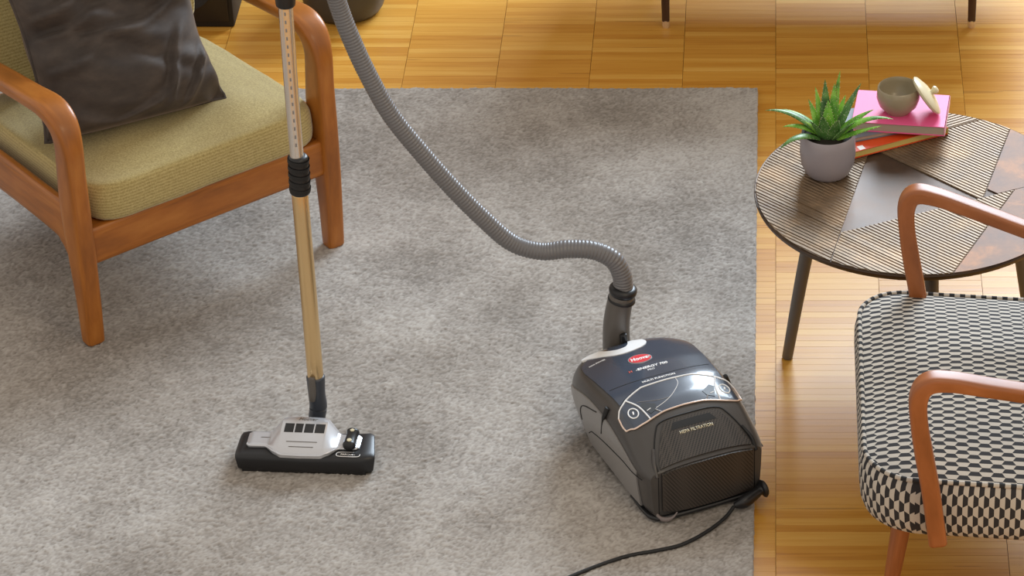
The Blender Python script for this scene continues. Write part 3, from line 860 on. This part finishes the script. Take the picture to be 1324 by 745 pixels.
# hose
hp = [ly(806, 372, YH), ly(804, 355, YH), ly(793, 336, YH), ly(768, 324, YH), ly(735, 322, YH), ly(700, 325, YH), ly(662, 314, YH), ly(625, 283, YH), ly(585, 243, YH), ly(545, 198, YH), ly(505, 148, YH), ly(475, 95, YH), ly(452, 45, YH), ly(437, 5, YH), ly(420, -50, YH - .02), ly(400, -95, YH - .06), ly(384, -100, YH - .07), ly(370, -85, YH - .06)]
Q = [Vector(q) for q in catmull(hp, 14)]
seg = [0]
for a, b in zip(Q, Q[1:]): seg.append(seg[-1] + (b - a).length)
tot = seg[-1]; pitch = .0075; nrg = int(tot / pitch * 5)
rowsH = []
for i in range(nrg + 1):
    d = tot * i / nrg; j = min(np.searchsorted(seg, d, 'right') - 1, len(Q) - 2)
    t = (d - seg[j]) / max(seg[j + 1] - seg[j], 1e-9); p = Q[j].lerp(Q[j + 1], t)
    ph = (i % 5) / 5; r = .0194 + (.0009 if ph in (.2, .4) else (.0 if ph in (0, .6) else -.0004))
    grow = 1 + .12 * max(0, 1 - d / .25)
    rowsH.append((*p, r * grow, r * grow))
hose = sweep('hose', rowsH, 'hose', vc, (.1, .2, 1) if False else (0.3, 1, .1), 0, 18, 2, 0)
hose['label'] = 'ribbed grey hose'

# ------------------------------------------------------------------ wand and floor head
NA = math.radians(-3.5)
wd = empty('vacuum_wand', (-1.032, 5.952, RZ - .006), NA)
tag(wd, 'upright champagne telescopic vacuum wand with silver and black floor nozzle', 'vacuum wand')
bpy.context.view_layer.update(); inv2 = wd.matrix_world.inverted()
def lw(px, py, Y): return tuple(inv2 @ atyl(px, py, Y))
YW = 6.065
# floor head
def rb(name, secs, mat, parent, ns=28, ex=4):
    """loft along x of superellipse sections (x, yc, zc, hy, hz)"""
    return sweep(name, [(x, yc, zc, hy, hz) for x, yc, zc, hy, hz in secs], mat, parent, (0, 1, 0), 0, ns, ex, .12)
base = rb('nozzle', [(-.148, .000, .024, .044, .018), (-.145, .000, .0245, .048, .0205), (-.135, .000, .025, .050, .0225), (-.05, -.001, .025, .051, .0235), (0, -.002, .025, .052, .0235), (.05, -.001, .025, .051, .0235), (.125, .001, .026, .052, .024), (.143, .004, .027, .050, .0245), (.149, .005, .026, .046, .022)], 'black_plastic', wd, ex=5.5)
base['label'] = 'wide black floor nozzle with silver cover'
box('brush_strip', (-.135, -.049, .003), (.138, -.044, .012), 'soft_black', base, .001)
# silver cover
def cover_z(x, y):
    # central dome and side wings
    a = abs(x + .004)
    yy = min(1, max(0, (y + .050) / .10))
    dome = .0495 + .030 * math.sin(yy * PI / 2) ** .8
    wing = .0505 + .004 * yy
    w = interp(a, [0, .050, .076, .2], [1, 1, 0, 0])
    return wing + (max(dome, wing) - wing) * w
def cov_out(x):
    a = abs(x + .004)
    lo = interp(a, [0, .045, .062, .080, .118, .126], [-.0505, -.049, -.040, -.020, -.020, -.010])
    hi = interp(a, [0, .040, .055, .080, .118, .126], [.060, .058, .050, .034, .034, .026])
    return lo, hi
def cov_fn(u, v, h):
    x = -.004 + (-1 + 2 * u) * .125; lo, hi = cov_out(x); y = lo + (hi - lo) * v
    e = min(1, min(u, 1 - u) * 30, v * 8 + .15, (1 - v) * 8 + .15)
    return Vector((x, y, cover_z(x, y) - (1 - e) * .004 + (h if h > 0 else -.006)))
cover = patch_on('nozzle_cover', cov_fn, 70, 26, 'silver', wd, .0015)
rim = []
for u in np.linspace(.01, .99, 50): x = -.004 + (-1 + 2 * u) * .125; rim.append((x, cov_out(x)[0]))
sweep('cover_rim', [(x, y + .001, cover_z(x, y) + .0005, .0028, .0028) for x, y in rim], 'silver', cover, (0, 0, 1), 0, 8, 2, .2)
for x0_, x1_ in ((-.047, -.0265), (-.0235, -.0065), (-.003, .0175), (.0205, .042)):
    patch_on('nozzle_window', lambda u, v, h, a=x0_, b=x1_: Vector((a + (b - a) * u, .004 + .026 * v, cover_z(a, .004 + .026 * v) + h + .0012)), 2, 4, 'black_plastic', cover, .0008)
for k in range(2):
    yy = -.020 - .012 * k; w = .034 - .007 * k
    sweep('groove', [(-.004 - w, yy, cover_z(0, yy) + .0014, .001, .001), (-.004 + w, yy, cover_z(0, yy) + .0014, .001, .001)], 'connector', cover, (0, 0, 1), 2, 6, 2, 0)
sweep('groove', [(-.10, .010, cover_z(-.1, .01) + .0014, .001, .001), (-.075, .010, cover_z(-.1, .01) + .0014, .001, .001)], 'connector', cover, (0, 0, 1), 2, 6, 2, 0)
text_obj('lettering', 'Hoover', .013, 'connector', cover, lambda x, y, e: Vector((-.0 + x, .046 + y, cover_z(0, .046 + y) + .0016 + e)), .25, .0002)
text_obj('lettering', 'PARQUET', .0075, 'white_print', base, lambda x, y, e: Vector((.100 + x, -.036 + y, .0488 + .0 + e)), 0, .0002)
sweep('label_outline', [(.100 + .026 * c, -.036 + .008 * s_, .0488, .0008, .0008) for c, s_ in [(math.copysign(abs(math.cos(t)) ** .4, math.cos(t)), math.copysign(abs(math.sin(t)) ** .6, math.sin(t))) for t in np.linspace(0, 2 * PI, 30)[:-1]]], 'white_print', base, (0, 0, 1), 0, 6, 2, 0, True)
# pedal
pd = sweep('pedal', [(.101, -.030, .062, .0145, .012), (.101, -.016, .064, .0140, .011), (.103, .002, .068, .0125, .010), (.105, .024, .074, .0145, .012)], 'black_plastic', wd, (1, 0, 0), 5, 16, 2.4, .8)
for y, z in ((-.018, .0745), (.012, .0805)):
    lathe('pedal_stud', [(0, 0), (.0055, 0), (.005, .002), (0, .003)], 'cream', pd, 14, Matrix.Translation((.103 + y * .08, y, z)))
# neck, tube, collar
box('neck_hinge', (-.026, .030, .02), (.022, .062, .058), 'black_plastic', wd, .008, 3)
tube('nozzle_neck', [lw(408, 549, YW - .012), lw(410, 538, YW - .006), lw(411.5, 524, YW), lw(409.5, 508, YW), lw(408, 485, YW)], [.017, .0190, .0195, .0190, .0210], 'slate', wd, 6, 24)
sweep('release_button', [(*lw(403.5, 519, YW - .02), .007, .005), (*lw(404, 509, YW - .023), .008, .006), (*lw(403.5, 498, YW - .022), .008, .006), (*lw(403, 488, YW - .021), .007, .005)], 'connector', wd, (1, 0, 0), 4, 12, 2.6, .7)
t1 = lw(408, 488, YW); t2 = lw(387.5, 248, YW)
tube('lower_tube', [t1, lw(398, 368, YW), t2], .0178, 'gold', wd, 4, 32)
tube('upper_tube', [t2, lw(377, 120, YW), lw(369.3, 8, YW), lw(368.5, -4, YW), lw(363, -60, YW)], .0148, 'steel', wd, 4, 32)
tube('collar', [lw(388.2, 250, YW), lw(387, 225, YW), lw(385.2, 201, YW)], [.0225, .0215, .0210], 'black_plastic', wd, 4, 28)
for py in (208, 217, 226, 235, 244):
    xx = 385.2 + (py - 201) * 3 / 49; tube('collar_ring', [lw(xx, py, YW), lw(xx + .15, py - 2.4, YW)], [.0232, .0232], 'soft_black', wd, 2, 28)
for k in range(17):
    py = 190 - k * 10.6; xx = 384.6 - (190 - py) * 15.3 / 182 - 3.2
    tube('height_notch', [lw(xx + 1.6, py, YW - .0140), lw(xx + 1.3, py - 4.5, YW - .0140)], .0020, 'side_grey', wd, 2, 6)
tube('handle_joint', [lw(369.4, 8, YW), lw(368, -12, YW), lw(366, -30, YW)], [.0205, .0215, .0215], 'black_plastic', wd, 3, 24)
tube('handle_grip', [lw(366, -30, YW), lw(364, -60, YW), lw(367, -82, YW - .04), lw(380, -95, YW - .06)], [.020, .019, .019, .022], 'black_plastic', wd, 5, 20)

# ------------------------------------------------------------------ coffee table
KT = 1.0052   # the outline measured for a top at .45 m, carried to .43 m
TX, TY, TZ, TR = .3101 * KT, 6.3818 * KT, .43, .361
tb = empty('coffee_table', (TX, TY, 0))
tag(tb, 'round coffee table with ribbed and smooth burnished metal top panels', 'table')
lathe('tabletop', [(0, TZ - .022), (TR - .014, TZ - .022), (TR - .004, TZ - .014), (TR, TZ - .004), (TR - .0015, TZ - .001), (TR - .004, TZ - .0025), (0, TZ - .0025)], 'tt_base', tb, 96)
disc = [((TR - .0035) * math.cos(a), (TR - .0035) * math.sin(a)) for a in np.linspace(0, 2 * PI, 121)[:-1]]
def ln(p, q): return ((p[0] * KT - TX, p[1] * KT - TY), (q[0] * KT - TX, q[1] * KT - TY))
L1 = ln((.122, 6.099), (.183, 6.399)); L2 = ln((.276, 6.511), (.426, 6.368)); L4 = ln((.469, 6.368), (.541, 6.651))
L5 = ln((.398, 6.651), (.501, 6.709)); L3 = ln((.160, 6.208), (.251, 6.250)); L6 = ln((.396, 6.065), (.470, 6.233))
rev = lambda L: (L[1], L[0])
par = lambda L, d: tuple((p[0] + d[0], p[1] + d[1]) for p in L)
# a line through point with direction angle
def la(px, py, deg): a = math.radians(deg); return ((px * KT - TX, py * KT - TY), (px * KT - TX + math.cos(a), py * KT - TY + math.sin(a)))
def cp(*Ls):
    p = disc
    for L in Ls: p = clip(p, *L) if p else p
    return p
RIB = -42
panels = [
    (cp(L1), RIB),                                     # left: ribbed
    (cp(rev(L1), L3, rev(L2), rev(L4)), None),         # middle smooth
    (cp(L2, L4, rev(L5)), RIB),   # big ribbed
    (cp(rev(L1), rev(L3), L6), RIB),                   # front ribbed
    (cp(rev(L3), rev(L6)), None),                      # right front smooth
    (cp(rev(L4), L3, la(.50, 6.36, -42)), None),       # right smooth
    (cp(rev(L4), L3, rev(la(.50, 6.36, -42))), RIB),   # right ribbed
    (cp(rev(L1), L2, L4, L5), 30),                     # top ribbed, crosswise
]
# the left panel stops at L1; everything beyond L2 on the left belongs to the crosswise panel
for poly, rib in panels:
    if len(poly) < 3: continue
    if area_poly(poly) < 0: poly = poly[::-1]
    if area_poly(poly) < .0015: continue
    Pn = inset_poly(poly, .0009)
    if len(Pn) < 3: continue
    po = prism('top_panel', Pn, TZ - .003, TZ - .0005 if rib is not None else TZ + .0005, 'tt_rib' if rib is not None else 'tt_smooth', tb)
    if rib is not None:
        a = math.radians(rib); d = (math.cos(a), math.sin(a)); nn = (-d[1], d[0])
        V = []; F = []; w = .0098
        for k in range(-45, 46):
            c0 = k * w
            s0 = clip(Pn, (nn[0] * c0, nn[1] * c0), (nn[0] * c0 + d[0], nn[1] * c0 + d[1]))
            c1 = c0 + w * .70
            if len(s0) > 2: s0 = clip(s0, (nn[0] * c1 + d[0], nn[1] * c1 + d[1]), (nn[0] * c1, nn[1] * c1))
            if len(s0) < 3 or abs(area_poly(s0)) < 2e-6: continue
            ti = inset_poly(s0, .0013)
            if len(ti) != len(s0): ti = s0
            b = len(V); n_ = len(s0)
            V += [(x, y, TZ - .0006) for x, y in s0] + [(x, y, TZ + .0012) for x, y in ti]
            F.append(tuple(b + n_ + i for i in range(n_)))
            F += [(b + i, b + (i + 1) % n_, b + n_ + (i + 1) % n_, b + n_ + i) for i in range(n_)]
        if V: tag(from_data('panel_ribbing', V, F, 'tt_rib', po, False), kind='stuff')
for a in (188, 8, 84, 278):
    ca, sa = math.cos(math.radians(a)), math.sin(math.radians(a))
    top, bot = .222, .288
    sweep('leg', [(ca * top, sa * top, TZ - .022, .0165, .0165), (ca * (top + bot) / 2, sa * (top + bot) / 2, TZ / 2, .0150, .0150), (ca * bot, sa * bot, 0, .0125, .0125)], 'leg_grey', tb, (-sa, ca, 0), 4, 20, 2, .2)
box('leg_brace', (-.24, -.016, TZ - .034), (.24, .016, TZ - .0205), 'leg_grey', tb, .003)
box('leg_brace', (-.016, -.24, TZ - .034), (.016, .24, TZ - .0215), 'leg_grey', tb, .003)

# ---- potted succulent
TT = TZ + .0016
PX, PY_ = .1175, 6.486
pp = empty('potted_plant', (PX, PY_, TT)); tag(pp, 'spiky green aloe in a lilac grey glazed pot on the round table', 'plant')
lathe('pot', [(0, 0), (.043, 0), (.047, .003), (.052, .010), (.0605, .030), (.0635, .055), (.0625, .085), (.0600, .104), (.0585, .107), (.0570, .105), (.0565, .092), (0, .092)], 'pot_glaze', pp, 48)
lathe('soil', [(0, .088), (.0562, .088), (.0562, .0945), (.03, .098), (0, .099)], 'soil', pp, 30)
def leaf(az, el0, length, width, curl, mat, x0=0., y0=0., z0=.094, name='leaf'):
    length *= 1.06; width *= 1.25
    n = 12; rows = []; a = math.radians(az); e = math.radians(el0); p = Vector((x0, y0, z0)); stp = length / n
    for i in range(n + 1):
        t = i / n; w = width * (.78 + .35 * math.sin(min(1, t * 2.2) * PI / 2) ) * (1 - t ** 1.9) + .0006
        rows.append((*p, w / 2, w / 2 * .36 + .0003))
        e -= math.radians(curl) / n * (.5 + t)
        p = p + Vector((math.cos(e) * math.cos(a), math.cos(e) * math.sin(a), math.sin(e))) * stp
    o = sweep(name, rows, mat, pp, (-math.sin(a), math.cos(a), 0), 2, 12, 2, 0)
    V = []; F = []
    for s in (-1, 1):
        for i in range(1, n):
            r = rows[i]; b = len(V); side = Vector((-math.sin(a), math.cos(a), 0)) * s; tn = (Vector(rows[i + 1][:3]) - Vector(r[:3])).normalized()
            q = Vector(r[:3]) + side * (r[3] - .0006)
            up = side.cross(tn).normalized() * .0006
            V += [q - tn * .0012 + up, q + tn * .0012 + up, q + side * .0026 + tn * .0016, q - up]; F += [(b, b + 1, b + 2), (b + 1, b + 3, b + 2), (b + 3, b, b + 2)]
    from_data('leaf_teeth', V, F, 'cream', o, False)
L_ = 'leaf'; D_ = 'leaf_dark'
for args in (
    (176, 52, .135, .020, 62, D_, -.018, .01), (190, 40, .085, .020, 50, L_, -.02, .012), (218, 40, .115, .020, 75, D_, -.02, -.012), (165, 48, .10, .018, 45, L_, -.015, .016),
    (120, 78, .105, .017, 12, L_, -.012, .012), (100, 84, .125, .022, 3, D_, -.004, .014), (70, 84, .118, .020, 6, L_, .008, .010), (60, 76, .145, .018, 4, L_, .006, .004),
    (30, 62, .130, .024, 8, D_, .012, .002), (10, 46, .100, .023, 26, L_, .018, .004), (-2, 50, .135, .020, 66, L_, .02, -.002), (-15, 30, .110, .018, 10, L_, .018, -.012),
    (250, 74, .075, .026, 6, D_, -.004, -.014), (290, 66, .080, .024, 12, D_, .008, -.012), (320, 56, .085, .022, 18, D_, .014, -.012), (140, 72, .085, .020, 14, L_, -.016, .004),
    (90, 86, .085, .026, 2, L_, 0, 0), (230, 66, .070, .022, 22, D_, -.014, -.006), (205, 60, .06, .022, 20, L_, -.016, 0), (45, 70, .09, .022, 10, L_, .012, .01), (270, 82, .065, .022, 4, L_, 0, -.006), (345, 60, .07, .022, 16, L_, .016, -.004)):
    leaf(*args)

# ---- books
def book(name, cx_, cy_, z, w, d, th, ang, cov, pages, label, spine_side=None, cov_th=.0018):
    e = empty(name, (cx_, cy_, z), math.radians(ang)); tag(e, label, 'book')
    box('back_cover', (-w / 2, -d / 2, 0), (w / 2, d / 2, cov_th), cov, e, .0005, 1)
    box('page_block', (-w / 2 + .003, -d / 2 + .0025, cov_th), (w / 2 - (.002), d / 2 - .003, th - cov_th), pages, e, .0004, 1)
    box('front_cover', (-w / 2, -d / 2, th - cov_th), (w / 2, d / 2, th), cov, e, .0005, 1)
    return e
BZ = TT
b1 = book('book', .2575, 6.660, BZ, .25, .130, .018, 27, 'orange', 'paper_yellow', 'thin orange book with yellow page edges, lowest in the stack on the table')
box('spine', (.1235, -.065, 0), (.126, .065, .018), 'paper_yellow', b1, .0005, 1)
box('cover_label', (-.105, -.063, .018), (-.090, -.046, .0184), 'white_print', b1)
b2 = book('book', .245, 6.684, BZ + .0186, .200, .130, .012, 21, 'bluegrey', 'paper', 'thin blue grey book between the pink book and the orange book')
box('spine', (.098, -.065, 0), (.1005, .065, .012), 'bluegrey', b2, .0005, 1)
b3 = book('book', .290, 6.684, BZ + .0308, .215, .150, .024, -7, 'pink', 'paper', 'bright pink book on top of the stack, carrying the stoneware bowl')
box('spine', (.1050, -.075, 0), (.1078, .075, .024), 'pink_pale', b3, .0008, 1)
# ---- bowl and lid
BZ3 = BZ + .0308 + .024
bw = lathe('bowl', [(0, .004), (.021, .004), (.021, 0), (.025, 0), (.028, .004), (.040, .018), (.0455, .036), (.0448, .050), (.0435, .060), (.0415, .0625), (.0405, .060), (.0415, .050), (.042, .036), (.036, .020), (.022, .009), (0, .007)], 'bowl_clay', None, 44)
bw.location = (.282, 6.672, BZ3); bw.scale = (1.1, 1.1, 1.05); tag(bw, 'small round olive grey stoneware bowl standing on the pink book', 'bowl')
ld = empty('lid', (.345, 6.660, BZ3 + .046)); tag(ld, 'cream stoneware lid with knob, leaning tilted against the bowl', 'lid')
lathe('plate', [(0, -.004), (.036, -.004), (.041, -.001), (.0425, .003), (.040, .006), (.022, .0125), (0, .015)], 'cream', ld, 40)
lathe('knob', [(0, .013), (.005, .013), (.0045, .018), (.0075, .022), (.0078, .026), (.005, .029), (0, .030)], 'cream', ld, 20)
ld.scale = (1.22, 1.22, 1.1); ld.rotation_euler = Vector((.80, .12, .58)).to_track_quat('Z', 'Y').to_euler()

# ------------------------------------------------------------------ right armchair
rc = empty('armchair', (.178, 5.680, 0)); tag(rc, 'beech armchair upholstered in black and white hexagon weave, beside the round table', 'armchair')
SL = .072; HY = .343; SX = .62; ZT = .412
def seat_out(t, k=1.0):
    """rounded rectangle, radius .11 front, t 0..1, returns x,y and arc length"""
    return None
pts = []
Rr = .105; Rb = .06
def arc(cx_, cy_, r, a0, a1, n):
    return [(cx_ + r * math.cos(math.radians(a0 + (a1 - a0) * i / n)), cy_ + r * math.sin(math.radians(a0 + (a1 - a0) * i / n))) for i in range(n)]
def lin_(a, b, n): return [(a[0] + (b[0] - a[0]) * i / n, a[1] + (b[1] - a[1]) * i / n) for i in range(n)]
bowf = lambda y: .010 * (1 - (y / HY) ** 2)
pts += lin_((Rr, -HY), (SX - Rb, -HY), 24) + arc(SX - Rb, -HY + Rb, Rb, -90, 0, 8) + lin_((SX, -HY + Rb), (SX, HY - Rb), 24) + arc(SX - Rb, HY - Rb, Rb, 0, 90, 8)
pts += lin_((SX - Rb, HY), (Rr, HY), 24) + arc(Rr, HY - Rr, Rr, 90, 180, 14) + lin_((0, HY - Rr), (0, -HY + Rr), 24) + arc(Rr, -HY + Rr, Rr, 180, 270, 14)
NP = len(pts); cxs, cys = SX / 2, 0
arcL = [0]
for a, b in zip(pts, pts[1:] + pts[:1]): arcL.append(arcL[-1] + math.hypot(b[0] - a[0], b[1] - a[1]))
def scaled(k, j):   # inset keeps shape, by blending towards the centre line
    x, y = pts[j % NP]; return cxs + (x - cxs) * k, cys + (y - cys) * k
V = []; F = []; UVl = []
ks = [1, .985, .96, .92, .87, .8, .7, .6, .5, .4, .3, .2, .1, .01]
for k in ks:
    for j in range(NP):
        x, y = scaled(k, j); z = ZT - SL * x + .046 * (1 - k ** 2.6) + .0
        V.append((x, y, z))
for i in range(len(ks) - 1):
    for j in range(NP):
        j2 = (j + 1) % NP; f = (i * NP + j, i * NP + j2, (i + 1) * NP + j2, (i + 1) * NP + j); F.append(f)
        UVl.append([(V[q][0] * 1.0, V[q][1] * 1.03) for q in f])
F.append(tuple((len(ks) - 1) * NP + j for j in range(NP))); UVl.append([(V[q][0], V[q][1] * 1.03) for q in F[-1]])
seat = from_data('seat', V, F, 'hex_top', rc, True, UVl)
V = []; F = []; UVl = []
sp_ = [(0, 0), (.006, .012), (.010, .035), (.010, .07), (.007, .105), (.0, .128), (-.012, .140), (-.04, .143), (-.2, .143)]
for (ox, dz) in sp_:
    for j in range(NP):
        x, y = pts[j]; k = 1 + ox / .33
        x, y = cxs + (x - cxs) * (1 + ox / cxs), y * (1 + ox / HY)
        V.append((x, y, ZT - SL * pts[j][0] - dz))
dl = [0, .013, .036, .071, .106, .131, .146, .175, .33]
for i in range(len(sp_) - 1):
    for j in range(NP):
        j2 = (j + 1) % NP; F.append((i * NP + j2, i * NP + j, (i + 1) * NP + j, (i + 1) * NP + j2))
        UVl.append([(arcL[j + 1], dl[i]), (arcL[j], dl[i]), (arcL[j], dl[i + 1]), (arcL[j + 1], dl[i + 1])])
F.append(tuple((len(sp_) - 1) * NP + j for j in range(NP))[::-1]); UVl.append([(0, 0)] * NP)
from_data('seat_border', V, F, 'hex_side', rc, True, UVl)
sweep('seat_piping', [(x, y, ZT - SL * x + .001, .0052, .0052) for x, y in pts], 'hex_piping', rc, (0, 0, 1), 0, 8, 2, 0, True)
# bent arms, one sweep each: foot beside the seat, up, round the bend and back
for s in (-1, 1):
    y0_ = -.380 if s < 0 else .330
    cv = -s * .20
    P = [(.146, y0_, .276, .0165, .019), (.140, y0_, .32, .0165, .0185), (.126, y0_, .42, .0165, .0185), (.112, y0_, .50, .0165, .0185), (.101, y0_, .575, .0170, .0175), (.099, y0_ + cv * .0, .632, .0185, .0185),
         (.116, y0_ + cv * .01, .663, .0200, .0185), (.160, y0_ + cv * .05, .662, .0205, .0160), (.24, y0_ + cv * .12, .638, .0205, .0150), (.36, y0_ + cv * .24, .600, .0195, .0150), (.52, y0_ + cv * .40, .552, .018, .0145), (.66, y0_ + cv * .54, .512, .017, .0145)]
    sweep('armrest', P, 'beech', rc, (0, 1, 0), 7, 28, 5.0, .5)
# back frame and upholstered back, outside the frame on the right
for s in (-1, 1):
    sweep('back_post', [(.60, s * .27, .26, .016, .018), (.66, s * .265, .50, .016, .018), (.78, s * .255, .92, .014, .014)], 'beech', rc, (0, 1, 0), 5, 14, 3, .4)
cb = Matrix.Translation((.64, 0, .64)) @ Matrix.Rotation(math.radians(74), 4, 'Y')
cushion('backrest', .46, .50, .07, 'hex_side', rc, cb, .015, nseed=8)
for x, y, fx, fy in ((.085, -.245, .048, -.262), (.085, .245, .048, .262), (.53, -.235, .60, -.255), (.53, .235, .60, .255)):
    sweep('leg', [(x, y, .285 - SL * x, .0215, .0215), ((x + fx) / 2, (y + fy) / 2, .14, .018, .018), (fx, fy, 0, .0125, .0125)], 'beech', rc, (0, 1, 0), 4, 18, 2, .3)

# ------------------------------------------------------------------ background
bn = empty('sideboard', (.1166, 8.10, 0)); tag(bn, 'dark wooden sideboard on thin metal tipped legs at the top of the view', 'sideboard')
for sx_ in (-1, 1):
    for yy in (-.12, .26):
        x = sx_ * .415
        sweep('leg', [(x, yy, .30, .013, .013), (x, yy, .15, .012, .012), (x, yy, .022, .0105, .0105)], 'dark_wood', bn, (1, 0, 0), 3, 14, 3, 0)
        lathe('leg_tip', [(0, 0), (.0085, 0), (.0105, .004), (.0108, .024), (0, .024)], 'steel', bn, 16, Matrix.Translation((x, yy, 0)))
box('cabinet', (-.60, -.16, .30), (.60, .30, .75), 'dark_wood', bn, .006)
for k in range(3):
    dr = box('drawer', (-.585 + .395 * k, -.175, .32), (-.205 + .395 * k, -.16, .73), 'dark_wood', bn, .003)
    tube('knob', [(-.395 + .395 * k, -.175, .53), (-.395 + .395 * k, -.195, .53)], .012, 'steel', dr, 2, 12)

dp = lathe('planter', [(0, 0), (.085, 0), (.098, .006), (.108, .022), (.118, .06), (.126, .13), (.13, .24), (.128, .26), (.120, .26), (.118, .20), (0, .20)], 'dark_pot', None, 48)
dp.location = (-1.182, 8.085, 0); tag(dp, 'round dark grey planter on the parquet behind the teak armchair', 'planter')
sp = empty('speaker', (-1.59, 8.10, 0)); tag(sp, 'black box shaped floor speaker partly hidden behind the teak armchair', 'speaker')
box('cabinet', (-.12, -.12, 0), (.12, .14, .42), 'soft_black', sp, .006)
box('speaker_front', (-.108, -.126, .02), (.108, -.12, .40), 'black_plastic', sp, .003)
for z, r in ((.13, .07), (.30, .035)):
    lathe('driver', [(0, -.012), (r * .3, -.010), (r * .85, .004), (r, .006), (r, 0)], 'soft_black', sp, 28, Matrix.Translation((0, -.127, z)) @ Matrix.Rotation(PI / 2, 4, 'X'))
